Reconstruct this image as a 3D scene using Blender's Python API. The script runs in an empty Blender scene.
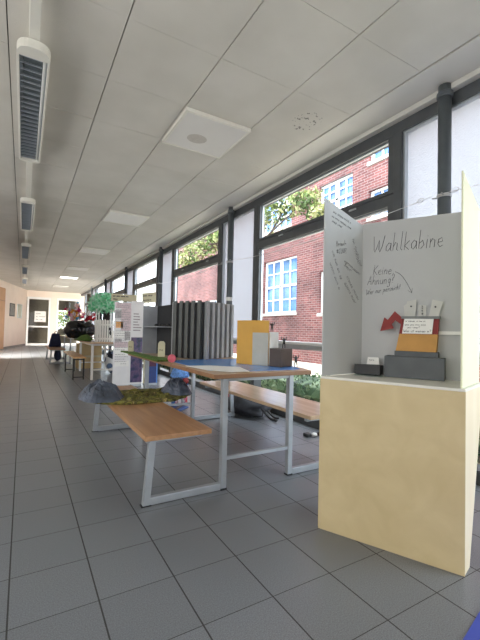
import bpy, math, random
from mathutils import Vector, Matrix, noise

S = bpy.context.scene
COL = S.collection
PI = math.pi

# ------------------------------------------------------------------ camera
cam_d = bpy.data.cameras.new('camera')
cam = bpy.data.objects.new('camera', cam_d)
COL.objects.link(cam)
RT = Vector((0.86341347, -0.50398037, 0.02282465))
FW = Vector((0.50332723, 0.86360859, 0.02901545))
UP = Vector((-0.03433478, -0.01356406, 0.99931834))
m = Matrix.Identity(4)
for i in range(3):
    m[i][0], m[i][1], m[i][2] = RT[i], UP[i], -FW[i]
m[2][3] = 1.0442
cam.matrix_world = m
cam_d.sensor_fit = 'VERTICAL'
cam_d.sensor_height = 24.0
cam_d.lens = 24.0 * 371.81 / 640.0
cam_d.clip_start = 0.03
cam_d.clip_end = 400
S.camera = cam

# ------------------------------------------------------------------ view, world, sun, large lights
S.view_settings.view_transform = 'Standard'
S.view_settings.look = 'None'
S.view_settings.gamma = 1.0
S.view_settings.use_curve_mapping = False
S.view_settings.exposure = 0.8
S.cycles.use_denoising = True
S.cycles.max_bounces = 10
S.cycles.diffuse_bounces = 6
S.cycles.glossy_bounces = 4
S.cycles.transparent_max_bounces = 24
S.cycles.sample_clamp_indirect = 6.0

W = bpy.data.worlds.new('daylight')
S.world = W
W.use_nodes = True
bg = W.node_tree.nodes['Background']
bg.inputs['Color'].default_value = (0.80, 0.90, 1.0, 1)
bg.inputs['Strength'].default_value = 4.6

sun_d = bpy.data.lights.new('sun', 'SUN')
sun = bpy.data.objects.new('sun', sun_d)
COL.objects.link(sun)
sun_d.energy = 1.2
sun_d.angle = 0.02
sun_d.color = (1.0, 0.96, 0.88)
sun.location = (-10, -8, 20)
sun.rotation_euler = Vector((0.62, 0.42, -0.80)).to_track_quat('-Z', 'Y').to_euler()


def area(name, loc, direction, sx, sy, energy, color=(1, 1, 1)):
    d = bpy.data.lights.new(name, 'AREA')
    d.shape = 'RECTANGLE'
    d.size, d.size_y = sx, sy
    d.energy = energy
    d.color = color
    o = bpy.data.objects.new(name, d)
    COL.objects.link(o)
    o.location = loc
    o.rotation_euler = Vector(direction).to_track_quat('-Z', 'Y').to_euler()
    return o


# unseen fill lamps added behind, left and in the lobby to brighten the hall
area('fill_behind', (-0.4, -4.6, 1.6), (0.1, 1, 0.05), 4.5, 2.2, 26, (0.95, 0.98, 1))
area('fill_left', (-2.5, 4.4, 1.6), (1, 0.05, 0.05), 13.0, 1.7, 100, (0.95, 0.98, 1))
lobby = area('fill_lobby', (-1.75, 14.0, 1.15), (0.72, 1, -0.26), 2.6, 1.2, 330, (1, 0.94, 0.86))
lobby.data.spread = math.radians(80)


# ------------------------------------------------------------------ materials
def lin(c):
    c = c / 255.0
    return c / 12.92 if c <= 0.04045 else ((c + 0.055) / 1.055) ** 2.4


def rgb(r, g, b):
    return (lin(r), lin(g), lin(b), 1.0)


MATS = {}


def mat(name, col, rough=0.6, metal=0.0, var=0.10, scale=12.0, stretch=(1, 1, 1), bump=0.0, bscale=None,
        emit=None, spec=0.5, detail=3.0):
    """procedural principled material, tinted by a noise"""
    if name in MATS:
        return MATS[name]
    mt = bpy.data.materials.new(name)
    mt.use_nodes = True
    nt = mt.node_tree
    N, L = nt.nodes, nt.links
    p = N['Principled BSDF']
    p.inputs['Roughness'].default_value = rough
    p.inputs['Metallic'].default_value = metal
    p.inputs['Specular IOR Level'].default_value = spec
    tc = N.new('ShaderNodeTexCoord')
    mp = N.new('ShaderNodeMapping')
    mp.inputs['Scale'].default_value = stretch
    L.new(tc.outputs['Object'], mp.inputs['Vector'])
    nz = N.new('ShaderNodeTexNoise')
    nz.inputs['Scale'].default_value = scale
    nz.inputs['Detail'].default_value = detail
    L.new(mp.outputs['Vector'], nz.inputs['Vector'])
    rp = N.new('ShaderNodeValToRGB')
    rp.color_ramp.elements[0].position = 0.3
    rp.color_ramp.elements[1].position = 0.7
    lo = tuple(max(0, c * (1 - var)) for c in col[:3]) + (1,)
    hi = tuple(min(1, c * (1 + var)) for c in col[:3]) + (1,)
    rp.color_ramp.elements[0].color = lo
    rp.color_ramp.elements[1].color = hi
    L.new(nz.outputs['Fac'], rp.inputs['Fac'])
    L.new(rp.outputs['Color'], p.inputs['Base Color'])
    if bump:
        n2 = N.new('ShaderNodeTexNoise')
        n2.inputs['Scale'].default_value = bscale or scale * 4
        n2.inputs['Detail'].default_value = 4
        L.new(mp.outputs['Vector'], n2.inputs['Vector'])
        b = N.new('ShaderNodeBump')
        b.inputs['Strength'].default_value = bump
        b.inputs['Distance'].default_value = 0.01
        L.new(n2.outputs['Fac'], b.inputs['Height'])
        L.new(b.outputs['Normal'], p.inputs['Normal'])
    if emit:
        p.inputs['Emission Color'].default_value = emit[0]
        p.inputs['Emission Strength'].default_value = emit[1]
    MATS[name] = mt
    return mt


def multi(name, cols, scale=8.0, rough=0.6, kind='VORONOI', stretch=(1, 1, 1), pos=None):
    """patchy printed or painted surface: random cells picked from a list of colours"""
    if name in MATS:
        return MATS[name]
    mt = bpy.data.materials.new(name)
    mt.use_nodes = True
    nt = mt.node_tree
    N, L = nt.nodes, nt.links
    p = N['Principled BSDF']
    p.inputs['Roughness'].default_value = rough
    tc = N.new('ShaderNodeTexCoord')
    mp = N.new('ShaderNodeMapping')
    mp.inputs['Scale'].default_value = stretch
    L.new(tc.outputs['Object'], mp.inputs['Vector'])
    if kind == 'VORONOI':
        v = N.new('ShaderNodeTexVoronoi')
        v.inputs['Scale'].default_value = scale
        L.new(mp.outputs['Vector'], v.inputs['Vector'])
        sp = N.new('ShaderNodeSeparateColor')
        L.new(v.outputs['Color'], sp.inputs['Color'])
        fac = sp.outputs[0]
    else:
        v = N.new('ShaderNodeTexNoise')
        v.inputs['Scale'].default_value = scale
        v.inputs['Detail'].default_value = 5
        L.new(mp.outputs['Vector'], v.inputs['Vector'])
        fac = v.outputs['Fac']
    rp = N.new('ShaderNodeValToRGB')
    e = rp.color_ramp.elements
    n = len(cols)
    while len(e) < n:
        e.new(0.5)
    for i, c in enumerate(cols):
        if pos:
            e[i].position = pos[i]
        else:
            e[i].position = i / n if kind == 'VORONOI' else 0.3 + 0.4 * i / max(1, n - 1)
        e[i].color = c
    if kind == 'VORONOI':
        rp.color_ramp.interpolation = 'CONSTANT'
    L.new(fac, rp.inputs['Fac'])
    L.new(rp.outputs['Color'], p.inputs['Base Color'])
    MATS[name] = mt
    return mt


def mat_floor():
    mt = bpy.data.materials.new('floor_tiles')
    mt.use_nodes = True
    nt = mt.node_tree
    N, L = nt.nodes, nt.links
    p = N['Principled BSDF']
    tc = N.new('ShaderNodeTexCoord')
    sp = N.new('ShaderNodeSeparateXYZ')
    L.new(tc.outputs['Object'], sp.inputs['Vector'])

    def mth(op, a, b=None, c=None):
        n = N.new('ShaderNodeMath')
        n.operation = op
        for i, v in enumerate((a, b, c)):
            if v is None:
                continue
            if isinstance(v, (int, float)):
                n.inputs[i].default_value = v
            else:
                L.new(v, n.inputs[i])
        return n.outputs[0]

    def line(axis, off, half):
        t = mth('DIVIDE', mth('SUBTRACT', axis, off), 0.3)
        f = mth('SUBTRACT', t, mth('FLOOR', t))
        d = mth('MINIMUM', f, mth('SUBTRACT', 1.0, f))
        return mth('LESS_THAN', d, half / 0.3), mth('FLOOR', t)

    gx, ix = line(sp.outputs['X'], -0.0125, 0.0030)
    gy, iy = line(sp.outputs['Y'], 1.5157, 0.0017)
    g = mth('MAXIMUM', gx, gy)
    cell = N.new('ShaderNodeCombineXYZ')
    L.new(ix, cell.inputs[0])
    L.new(iy, cell.inputs[1])
    wn = N.new('ShaderNodeTexWhiteNoise')
    L.new(cell.outputs[0], wn.inputs['Vector'])
    nz = N.new('ShaderNodeTexNoise')
    nz.inputs['Scale'].default_value = 220
    nz.inputs['Detail'].default_value = 2
    L.new(tc.outputs['Object'], nz.inputs['Vector'])
    rp = N.new('ShaderNodeValToRGB')
    rp.color_ramp.elements[0].position = 0.3
    rp.color_ramp.elements[1].position = 0.72
    rp.color_ramp.elements[0].color = rgb(98, 101, 105)
    rp.color_ramp.elements[1].color = rgb(128, 131, 135)
    L.new(nz.outputs['Fac'], rp.inputs['Fac'])
    mv = mth('MULTIPLY_ADD', wn.outputs['Value'], 0.10, 0.95)
    mx = N.new('ShaderNodeMix')
    mx.data_type = 'RGBA'
    mx.blend_type = 'MULTIPLY'
    mx.inputs['Factor'].default_value = 1
    L.new(rp.outputs['Color'], mx.inputs['A'])
    cb = N.new('ShaderNodeCombineColor')
    for i in range(3):
        L.new(mv, cb.inputs[i])
    L.new(cb.outputs[0], mx.inputs['B'])
    m2 = N.new('ShaderNodeMix')
    m2.data_type = 'RGBA'
    L.new(g, m2.inputs['Factor'])
    L.new(mx.outputs['Result'], m2.inputs['A'])
    m2.inputs['B'].default_value = rgb(54, 53, 52)
    L.new(m2.outputs['Result'], p.inputs['Base Color'])
    p.inputs['Specular IOR Level'].default_value = 0.5
    rr = mth('MULTIPLY_ADD', g, 0.4, 0.30)
    L.new(rr, p.inputs['Roughness'])
    b = N.new('ShaderNodeBump')
    b.inputs['Strength'].default_value = 0.4
    b.inputs['Distance'].default_value = 0.002
    L.new(mth('SUBTRACT', mth('MULTIPLY', nz.outputs['Fac'], 0.25), g), b.inputs['Height'])
    L.new(b.outputs['Normal'], p.inputs['Normal'])
    return mt


def mat_ceiling():
    mt = bpy.data.materials.new('ceiling_panel')
    mt.use_nodes = True
    nt = mt.node_tree
    N, L = nt.nodes, nt.links
    p = N['Principled BSDF']
    p.inputs['Roughness'].default_value = 0.55
    tc = N.new('ShaderNodeTexCoord')
    nz = N.new('ShaderNodeTexNoise')
    nz.inputs['Scale'].default_value = 1.7
    nz.inputs['Detail'].default_value = 4
    L.new(tc.outputs['Object'], nz.inputs['Vector'])
    rp = N.new('ShaderNodeValToRGB')
    rp.color_ramp.elements[0].position = 0.3
    rp.color_ramp.elements[1].position = 0.7
    rp.color_ramp.elements[0].color = rgb(196, 192, 182)
    rp.color_ramp.elements[1].color = rgb(210, 206, 197)
    L.new(nz.outputs['Fac'], rp.inputs['Fac'])
    # flecks of a water stain on one panel
    vd = N.new('ShaderNodeVectorMath')
    vd.operation = 'DISTANCE'
    L.new(tc.outputs['Object'], vd.inputs[0])
    vd.inputs[1].default_value = (2.16, 2.60, 2.96)
    fl = N.new('ShaderNodeTexNoise')
    fl.inputs['Scale'].default_value = 26
    fl.inputs['Detail'].default_value = 5
    L.new(tc.outputs['Object'], fl.inputs['Vector'])
    a = N.new('ShaderNodeMath')
    a.operation = 'LESS_THAN'
    L.new(vd.outputs['Value'], a.inputs[0])
    a.inputs[1].default_value = 0.15
    b = N.new('ShaderNodeMath')
    b.operation = 'GREATER_THAN'
    L.new(fl.outputs['Fac'], b.inputs[0])
    b.inputs[1].default_value = 0.60
    c = N.new('ShaderNodeMath')
    c.operation = 'MULTIPLY'
    L.new(a.outputs[0], c.inputs[0])
    L.new(b.outputs[0], c.inputs[1])
    mx = N.new('ShaderNodeMix')
    mx.data_type = 'RGBA'
    L.new(c.outputs[0], mx.inputs['Factor'])
    L.new(rp.outputs['Color'], mx.inputs['A'])
    mx.inputs['B'].default_value = rgb(120, 117, 110)
    L.new(mx.outputs['Result'], p.inputs['Base Color'])
    n2 = N.new('ShaderNodeTexNoise')
    n2.inputs['Scale'].default_value = 140
    L.new(tc.outputs['Object'], n2.inputs['Vector'])
    bp = N.new('ShaderNodeBump')
    bp.inputs['Strength'].default_value = 0.25
    bp.inputs['Distance'].default_value = 0.004
    L.new(n2.outputs['Fac'], bp.inputs['Height'])
    L.new(bp.outputs['Normal'], p.inputs['Normal'])
    return mt


def mat_brick():
    mt = bpy.data.materials.new('red_brick')
    mt.use_nodes = True
    nt = mt.node_tree
    N, L = nt.nodes, nt.links
    p = N['Principled BSDF']
    p.inputs['Roughness'].default_value = 0.9
    tc = N.new('ShaderNodeTexCoord')
    sp = N.new('ShaderNodeSeparateXYZ')
    L.new(tc.outputs['Object'], sp.inputs['Vector'])
    ad = N.new('ShaderNodeMath')
    ad.operation = 'ADD'
    L.new(sp.outputs['X'], ad.inputs[0])
    L.new(sp.outputs['Y'], ad.inputs[1])
    cb = N.new('ShaderNodeCombineXYZ')
    L.new(ad.outputs[0], cb.inputs[0])
    L.new(sp.outputs['Z'], cb.inputs[1])
    br = N.new('ShaderNodeTexBrick')
    br.inputs['Scale'].default_value = 1.0
    br.inputs['Brick Width'].default_value = 0.26
    br.inputs['Row Height'].default_value = 0.083
    br.inputs['Mortar Size'].default_value = 0.009
    br.inputs['Color1'].default_value = rgb(140, 82, 77)
    br.inputs['Color2'].default_value = rgb(104, 54, 53)
    br.inputs['Mortar'].default_value = rgb(152, 134, 130)
    br.inputs['Bias'].default_value = 0.0
    L.new(cb.outputs[0], br.inputs['Vector'])
    nz = N.new('ShaderNodeTexNoise')
    nz.inputs['Scale'].default_value = 0.9
    nz.inputs['Detail'].default_value = 6
    L.new(tc.outputs['Object'], nz.inputs['Vector'])
    rp = N.new('ShaderNodeValToRGB')
    rp.color_ramp.elements[0].position = 0.35
    rp.color_ramp.elements[1].position = 0.7
    rp.color_ramp.elements[0].color = (0.5, 0.52, 0.54, 1)
    rp.color_ramp.elements[1].color = (1, 1, 1, 1)
    L.new(nz.outputs['Fac'], rp.inputs['Fac'])
    mx = N.new('ShaderNodeMix')
    mx.data_type = 'RGBA'
    mx.blend_type = 'MULTIPLY'
    mx.inputs['Factor'].default_value = 1
    L.new(br.outputs['Color'], mx.inputs['A'])
    L.new(rp.outputs['Color'], mx.inputs['B'])
    L.new(mx.outputs['Result'], p.inputs['Base Color'])
    return mt


def mat_glass(name, tint=(0.97, 0.985, 0.98, 1), refl=0.035):
    mt = bpy.data.materials.new(name)
    mt.use_nodes = True
    nt = mt.node_tree
    N, L = nt.nodes, nt.links
    N.remove(N['Principled BSDF'])
    out = N['Material Output']
    tr = N.new('ShaderNodeBsdfTransparent')
    tr.inputs['Color'].default_value = tint
    gl = N.new('ShaderNodeBsdfGlossy')
    gl.inputs['Roughness'].default_value = 0.02
    mx = N.new('ShaderNodeMixShader')
    mx.inputs[0].default_value = refl
    L.new(tr.outputs[0], mx.inputs[1])
    L.new(gl.outputs[0], mx.inputs[2])
    L.new(mx.outputs[0], out.inputs['Surface'])
    return mt


def mat_frosted():
    mt = bpy.data.materials.new('frosted_glass')
    mt.use_nodes = True
    nt = mt.node_tree
    N, L = nt.nodes, nt.links
    N.remove(N['Principled BSDF'])
    out = N['Material Output']
    tl = N.new('ShaderNodeBsdfTranslucent')
    tl.inputs['Color'].default_value = rgb(176, 182, 190)
    df = N.new('ShaderNodeBsdfDiffuse')
    df.inputs['Color'].default_value = rgb(170, 178, 190)
    mx = N.new('ShaderNodeMixShader')
    mx.inputs[0].default_value = 0.12
    L.new(tl.outputs[0], mx.inputs[1])
    L.new(df.outputs[0], mx.inputs[2])
    tc = N.new('ShaderNodeTexCoord')
    nz = N.new('ShaderNodeTexNoise')
    nz.inputs['Scale'].default_value = 90
    nz.inputs['Detail'].default_value = 3
    L.new(tc.outputs['Object'], nz.inputs['Vector'])
    bp = N.new('ShaderNodeBump')
    bp.inputs['Strength'].default_value = 0.5
    bp.inputs['Distance'].default_value = 0.01
    L.new(nz.outputs['Fac'], bp.inputs['Height'])
    L.new(bp.outputs['Normal'], tl.inputs['Normal'])
    L.new(mx.outputs[0], out.inputs['Surface'])
    return mt


def mat_wood(name, c0, c1, axis='Y', rough=0.4, freq=22):
    mt = bpy.data.materials.new(name)
    mt.use_nodes = True
    nt = mt.node_tree
    N, L = nt.nodes, nt.links
    p = N['Principled BSDF']
    p.inputs['Roughness'].default_value = rough
    tc = N.new('ShaderNodeTexCoord')
    mp = N.new('ShaderNodeMapping')
    mp.inputs['Scale'].default_value = {'Y': (1, 0.06, 1), 'X': (0.06, 1, 1), 'Z': (1, 1, 0.06)}[axis]
    L.new(tc.outputs['Object'], mp.inputs['Vector'])
    nz = N.new('ShaderNodeTexNoise')
    nz.inputs['Scale'].default_value = freq
    nz.inputs['Detail'].default_value = 6
    nz.inputs['Distortion'].default_value = 0.6
    L.new(mp.outputs['Vector'], nz.inputs['Vector'])
    rp = N.new('ShaderNodeValToRGB')
    rp.color_ramp.elements[0].position = 0.32
    rp.color_ramp.elements[1].position = 0.68
    rp.color_ramp.elements[0].color = c0
    rp.color_ramp.elements[1].color = c1
    L.new(nz.outputs['Fac'], rp.inputs['Fac'])
    L.new(rp.outputs['Color'], p.inputs['Base Color'])
    return mt


FLOOR, CEIL, BRICK = mat_floor(), mat_ceiling(), mat_brick()
GLASS, FROST = mat_glass('clear_glass'), mat_frosted()
ACRYL = mat_glass('acrylic', (0.9, 0.95, 0.95, 1))
SOFFIT = mat('soffit_paint', rgb(205, 202, 194), 0.5, var=0.03, scale=2, bump=0.05)
SHADOW_GAP = mat('ceiling_gap', rgb(70, 68, 64), 0.9, var=0.05)
WALLP = mat('wall_paint', rgb(240, 225, 210), 0.8, var=0.03, scale=2)
SKIRT = mat('skirting_tile', rgb(120, 118, 115), 0.5)
FRAME = mat('anthracite_frame', rgb(74, 77, 79), 0.4, var=0.12, scale=9)
ALU = mat('aluminium_bead', rgb(188, 193, 196), 0.35, 0.6, var=0.06)
RAIL = mat('lit_rail', rgb(236, 238, 238), 0.4, 0.0, var=0.05)  # rail top: the light it reflects is painted into its colour
PIPE = mat('pipe_paint', rgb(84, 90, 93), 0.45, var=0.15, scale=10, bump=0.05)
STEEL = mat('grey_painted_steel', rgb(165, 170, 175), 0.38, 0.35, var=0.05)
WIRE = mat('wire', rgb(190, 190, 188), 0.35, 0.7, var=0.04)
WOOD = mat_wood('beech_seat', rgb(158, 116, 80), rgb(182, 138, 98), 'Y', 0.38)
WOODT = mat_wood('beech_top', rgb(194, 166, 134), rgb(212, 184, 152), 'Y', 0.2)
WOODE = mat_wood('wood_edge', rgb(128, 92, 62), rgb(150, 110, 76), 'X', 0.45)
PLY = mat_wood('birch_plywood', rgb(198, 179, 136), rgb(209, 191, 149), 'X', 0.5, 7)
PLYE = mat('plywood_edge', rgb(160, 132, 90), 0.7)
FOAM = mat('shaded_foam_board', rgb(184, 186, 186), 0.6, var=0.02, scale=3)  # white board greyed, the shade inside the booth put into its colour
INK = mat('black_marker_ink', rgb(72, 72, 76), 0.7, var=0.1)
PAPER = mat('white_paper', rgb(235, 235, 230), 0.7, var=0.02)
BLACK = mat('black_plastic', rgb(28, 29, 30), 0.4, var=0.15)
WHITE = mat('white_plastic', rgb(232, 232, 226), 0.4, var=0.02)
LAMPW = mat('lamp_housing', rgb(222, 219, 208), 0.4, var=0.02)
LOUV = mat('louvre_metal', rgb(176, 182, 192), 0.4, 0.0, var=0.08)
REFL = mat('reflector', rgb(205, 208, 205), 0.18, 0.85, var=0.03)
GREY_CARD = mat('grey_painted_card', rgb(92, 96, 99), 0.75, var=0.12, scale=9)
DKGREY = mat('dark_grey_card', rgb(58, 60, 63), 0.75, var=0.12, scale=9)
RED = mat('red_card', rgb(134, 48, 46), 0.7, var=0.08)
ORANGE = mat('orange_card', rgb(190, 142, 76), 0.7, var=0.08)
YELLOW = mat('yellow_card', rgb(208, 158, 68), 0.65, var=0.08, scale=5)
PALEGREY = mat('pale_grey_card', rgb(178, 178, 170), 0.7, var=0.05)
GLOSSW = mat('glossy_white_card', rgb(214, 212, 205), 0.3, var=0.05)
BROWN = mat('dark_brown_card', rgb(68, 54, 48), 0.5, var=0.12)
BLUE = mat('blue_sheet', rgb(84, 142, 212), 0.2, var=0.12, scale=3)
MATBLUE = mat('blue_mat', rgb(62, 78, 168), 0.7, var=0.05)
GRASS = mat('green_felt', rgb(84, 112, 44), 0.95, var=0.35, scale=60, bump=0.8, bscale=160)
ROCK = mat('painted_rock', rgb(74, 82, 96), 0.5, var=0.6, scale=9, bump=0.8, bscale=34)
MOSS = multi('moss_board', [rgb(30, 28, 16), rgb(84, 84, 34), rgb(128, 122, 56), rgb(44, 42, 22), rgb(190, 170, 104)], 20, 0.9, 'NOISE')
NAVY = mat('navy_fabric', rgb(30, 38, 66), 0.8, var=0.15, scale=20)
BAGB = mat('black_bin_bag', rgb(30, 31, 34), 0.25, var=0.2, scale=8, bump=0.25, bscale=9)
CREPE = multi('green_crepe', [rgb(140, 226, 180), rgb(172, 240, 204), rgb(200, 248, 222), rgb(226, 252, 238)], 22, 0.8, 'VORONOI')
nt_c = CREPE.node_tree
tl_c = nt_c.nodes.new('ShaderNodeBsdfTranslucent')
mx_c = nt_c.nodes.new('ShaderNodeMixShader')
mx_c.inputs[0].default_value = .45
nt_c.links.new(nt_c.nodes['Principled BSDF'].inputs['Base Color'].links[0].from_socket, tl_c.inputs['Color'])
nt_c.links.new(nt_c.nodes['Principled BSDF'].outputs[0], mx_c.inputs[1])
nt_c.links.new(tl_c.outputs[0], mx_c.inputs[2])
nt_c.links.new(mx_c.outputs[0], nt_c.nodes['Material Output'].inputs['Surface'])
LEAF = multi('leaf_green', [rgb(74, 92, 46), rgb(108, 124, 66), rgb(144, 152, 92), rgb(176, 176, 124)], 3.0, 0.7, 'VORONOI')
LEAFD = multi('hedge_green', [rgb(42, 66, 40), rgb(62, 88, 54), rgb(92, 116, 78), rgb(124, 142, 104)], 9.0, 0.6, 'VORONOI')
BARK = mat('bark', rgb(86, 72, 60), 0.9, var=0.3)
GROUND = multi('gravel_ground', [rgb(196, 182, 160), rgb(214, 202, 182), rgb(224, 214, 198)], 5, 0.9, 'NOISE')
PANE = mat('sky_pane', rgb(84, 122, 172), 0.25, var=0.5, scale=1.6)  # blue sky reflection painted into the pane colour
WFRAME = mat('white_window_paint', rgb(236, 236, 234), 0.5, var=0.02)
PLASTER = mat('white_plaster', rgb(226, 226, 224), 0.8, var=0.03)
TAN = mat('tan_wood_panel', rgb(196, 150, 108), 0.55, var=0.06, scale=3)
CARD = mat('brown_cardboard', rgb(200, 176, 130), 0.8, var=0.06, scale=5)
CREAM = mat('cream_card', rgb(196, 190, 160), 0.7, var=0.06)
PINK = mat('pink_paint', rgb(206, 96, 112), 0.5, var=0.08)
MIRROR = mat('dark_pane', rgb(96, 96, 92), 0.1, var=0.2, scale=1)
COLLAGE = multi('collage_print', [rgb(206, 200, 186), rgb(190, 150, 152), rgb(228, 226, 220), rgb(168, 160, 156), rgb(214, 178, 176), rgb(232, 230, 226)], 5.5, 0.35, 'VORONOI', (1, 1, 1.6))
GALAXY = multi('galaxy_print', [rgb(16, 18, 40), rgb(40, 40, 84), rgb(96, 70, 104), rgb(30, 30, 60)], 9, 0.3, 'NOISE')
DOLLP = multi('doll_print', [rgb(214, 120, 140), rgb(236, 230, 226), rgb(70, 110, 170), rgb(226, 190, 196), rgb(200, 60, 60)], 15, 0.6, 'VORONOI')
FLOWER = multi('flower_petals', [rgb(200, 50, 90), rgb(240, 205, 215), rgb(180, 40, 110), rgb(245, 240, 238), rgb(235, 170, 60), rgb(80, 160, 190), rgb(236, 180, 200)], 13, 0.7, 'VORONOI')
REDFL = mat('red_petals', rgb(180, 34, 52), 0.7, var=0.25, scale=20)


# ------------------------------------------------------------------ mesh helpers
class MB:
    def __init__(s):
        s.v, s.f, s.mi = [], [], []

    def add(s, vs, fs, mi=0):
        o = len(s.v)
        s.v += [Vector(p) for p in vs]
        s.f += [tuple(i + o for i in f) for f in fs]
        s.mi += [mi] * len(fs)
        return s

    def box(s, x0, x1, y0, y1, z0, z1, mi=0):
        return s.hexa([(x0, y0), (x1, y0), (x1, y1), (x0, y1)], z0, z1, mi)

    def hexa(s, poly, z0, z1, mi=0):
        n = len(poly)
        vs = [(x, y, z0) for x, y in poly] + [(x, y, z1) for x, y in poly]
        fs = [tuple(range(n - 1, -1, -1)), tuple(range(n, 2 * n))]
        fs += [(i, (i + 1) % n, n + (i + 1) % n, n + i) for i in range(n)]
        return s.add(vs, fs, mi)

    def plate(s, O, u, v, poly, t, mi=0):
        """polygon in the plane (O,u,v), thickness t along u x v"""
        O, u, v = Vector(O), Vector(u), Vector(v)
        w = u.cross(v).normalized() * t
        n = len(poly)
        a = [O + u * p + v * q for p, q in poly]
        vs = a + [p + w for p in a]
        fs = [tuple(range(n - 1, -1, -1)), tuple(range(n, 2 * n))]
        fs += [(i, (i + 1) % n, n + (i + 1) % n, n + i) for i in range(n)]
        return s.add(vs, fs, mi)

    def beam(s, p0, p1, w, h, side=(1, 0, 0), mi=0):
        p0, p1 = Vector(p0), Vector(p1)
        d = (p1 - p0).normalized()
        a = Vector(side)
        a = (a - d * a.dot(d)).normalized()
        b = d.cross(a)
        vs = []
        for p in (p0, p1):
            for sa, sb in ((-1, -1), (1, -1), (1, 1), (-1, 1)):
                vs.append(p + a * sa * w / 2 + b * sb * h / 2)
        fs = [(3, 2, 1, 0), (4, 5, 6, 7)] + [(i, (i + 1) % 4, 4 + (i + 1) % 4, 4 + i) for i in range(4)]
        return s.add(vs, fs, mi)

    def tube(s, pts, r, n=8, mi=0, flat=None):
        pts = [Vector(p) for p in pts]
        R = r if isinstance(r, (list, tuple)) else [r] * len(pts)
        ref = None
        vs = []
        for i, p in enumerate(pts):
            d = (pts[min(i + 1, len(pts) - 1)] - pts[max(i - 1, 0)]).normalized()
            if ref is None:
                ref = Vector((0, 0, 1)) if abs(d.z) < 0.9 else Vector((1, 0, 0))
            a = (ref - d * ref.dot(d))
            a = a.normalized() if a.length > 1e-6 else d.orthogonal().normalized()
            ref = a
            b = d.cross(a)
            for k in range(n):
                t = 2 * PI * k / n
                vs.append(p + (a * math.cos(t) + b * math.sin(t)) * R[i])
        fs = []
        for i in range(len(pts) - 1):
            for k in range(n):
                fs.append((i * n + k, i * n + (k + 1) % n, (i + 1) * n + (k + 1) % n, (i + 1) * n + k))
        fs += [tuple(range(n - 1, -1, -1)), tuple((len(pts) - 1) * n + k for k in range(n))]
        return s.add(vs, fs, mi)

    def lathe(s, c, prof, n=16, mi=0):
        c = Vector(c)
        vs, fs = [], []
        for r, z in prof:
            for k in range(n):
                t = 2 * PI * k / n
                vs.append(c + Vector((r * math.cos(t), r * math.sin(t), z)))
        for i in range(len(prof) - 1):
            for k in range(n):
                fs.append((i * n + k, i * n + (k + 1) % n, (i + 1) * n + (k + 1) % n, (i + 1) * n + k))
        fs += [tuple(range(n - 1, -1, -1)), tuple((len(prof) - 1) * n + k for k in range(n))]
        return s.add(vs, fs, mi)

    def blob(s, c, r, amp=0.0, freq=2.0, seed=0, nu=22, nv=14, flat_z=None, mi=0, power=1.0):
        c = Vector(c)
        vs, fs = [], []
        for j in range(nv + 1):
            th = PI * j / nv
            for i in range(nu):
                ph = 2 * PI * i / nu
                d = Vector((math.sin(th) * math.cos(ph), math.sin(th) * math.sin(ph), math.cos(th)))
                k = 1 + amp * noise.noise(d * freq + Vector((seed * 7.3, seed * 3.1, 0)))
                k += 0.4 * amp * noise.noise(d * freq * 3 + Vector((seed * 2.3, 9, seed)))
                p = c + Vector((d.x * r[0] * k, d.y * r[1] * k, d.z * r[2] * k))
                if flat_z is not None:
                    p.z = max(p.z, flat_z)
                vs.append(p)
        for j in range(nv):
            for i in range(nu):
                fs.append((j * nu + i, (j + 1) * nu + i, (j + 1) * nu + (i + 1) % nu, j * nu + (i + 1) % nu))
        return s.add(vs, fs, mi)

    def heap(s, c, rx, ry, hgt, amp=0.25, freq=3.0, seed=0, n=26, z0=0.0, power=1.2, peak=(0, 0)):
        """rocky hump: height field over an irregular disc, closed below"""
        c = Vector(c)
        vs, fs = [], []
        rings = 10
        for j in range(rings + 1):
            q = j / rings
            for i in range(n):
                ph = 2 * PI * i / n
                k = 1 + amp * noise.noise(Vector((math.cos(ph) * 1.5 + seed, math.sin(ph) * 1.5, seed * 2.7)))
                x = rx * q * k * math.cos(ph) + peak[0] * (1 - q)
                y = ry * q * k * math.sin(ph) + peak[1] * (1 - q)
                z = hgt * max(0, (1 - q ** power))
                z += hgt * 0.35 * amp * 2 * noise.noise(Vector((x * freq * 4 + seed, y * freq * 4, seed))) * min(1, 3 * (1 - q)) * (0.4 + q)
                vs.append(c + Vector((x, y, max(0.004, z) if q < 1 else 0)))
        for j in range(rings):
            for i in range(n):
                fs.append((j * n + i, (j + 1) * n + i, (j + 1) * n + (i + 1) % n, j * n + (i + 1) % n))
        fs.append(tuple(rings * n + k for k in range(n - 1, -1, -1)))
        return s.add(vs, fs)

    def leaves(s, c, r, n, size, seed=0, hollow=0.5, boxy=False):
        rnd = random.Random(seed)
        c = Vector(c)
        for _ in range(n):
            if boxy:
                d = Vector((rnd.uniform(-1, 1), rnd.uniform(-1, 1), rnd.uniform(-1, 1)))
            else:
                while True:
                    d = Vector((rnd.uniform(-1, 1), rnd.uniform(-1, 1), rnd.uniform(-1, 1)))
                    if d.length <= 1:
                        break
                d = d.normalized() * (hollow + (1 - hollow) * rnd.random())
            p = c + Vector((d.x * r[0], d.y * r[1], d.z * r[2]))
            a = Vector((rnd.gauss(0, 1), rnd.gauss(0, 1), rnd.gauss(0, 1))).normalized()
            b = a.orthogonal().normalized()
            b = (Matrix.Rotation(rnd.uniform(0, 6.28), 3, a) @ b)
            q = size * rnd.uniform(0.6, 1.3)
            cc = a.cross(b)
            s.add([p - b * q, p + cc * q * 0.45 + a * q * .1, p + b * q, p - cc * q * 0.45 + a * q * .1], [(0, 1, 2, 3)])
        return s

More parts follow.
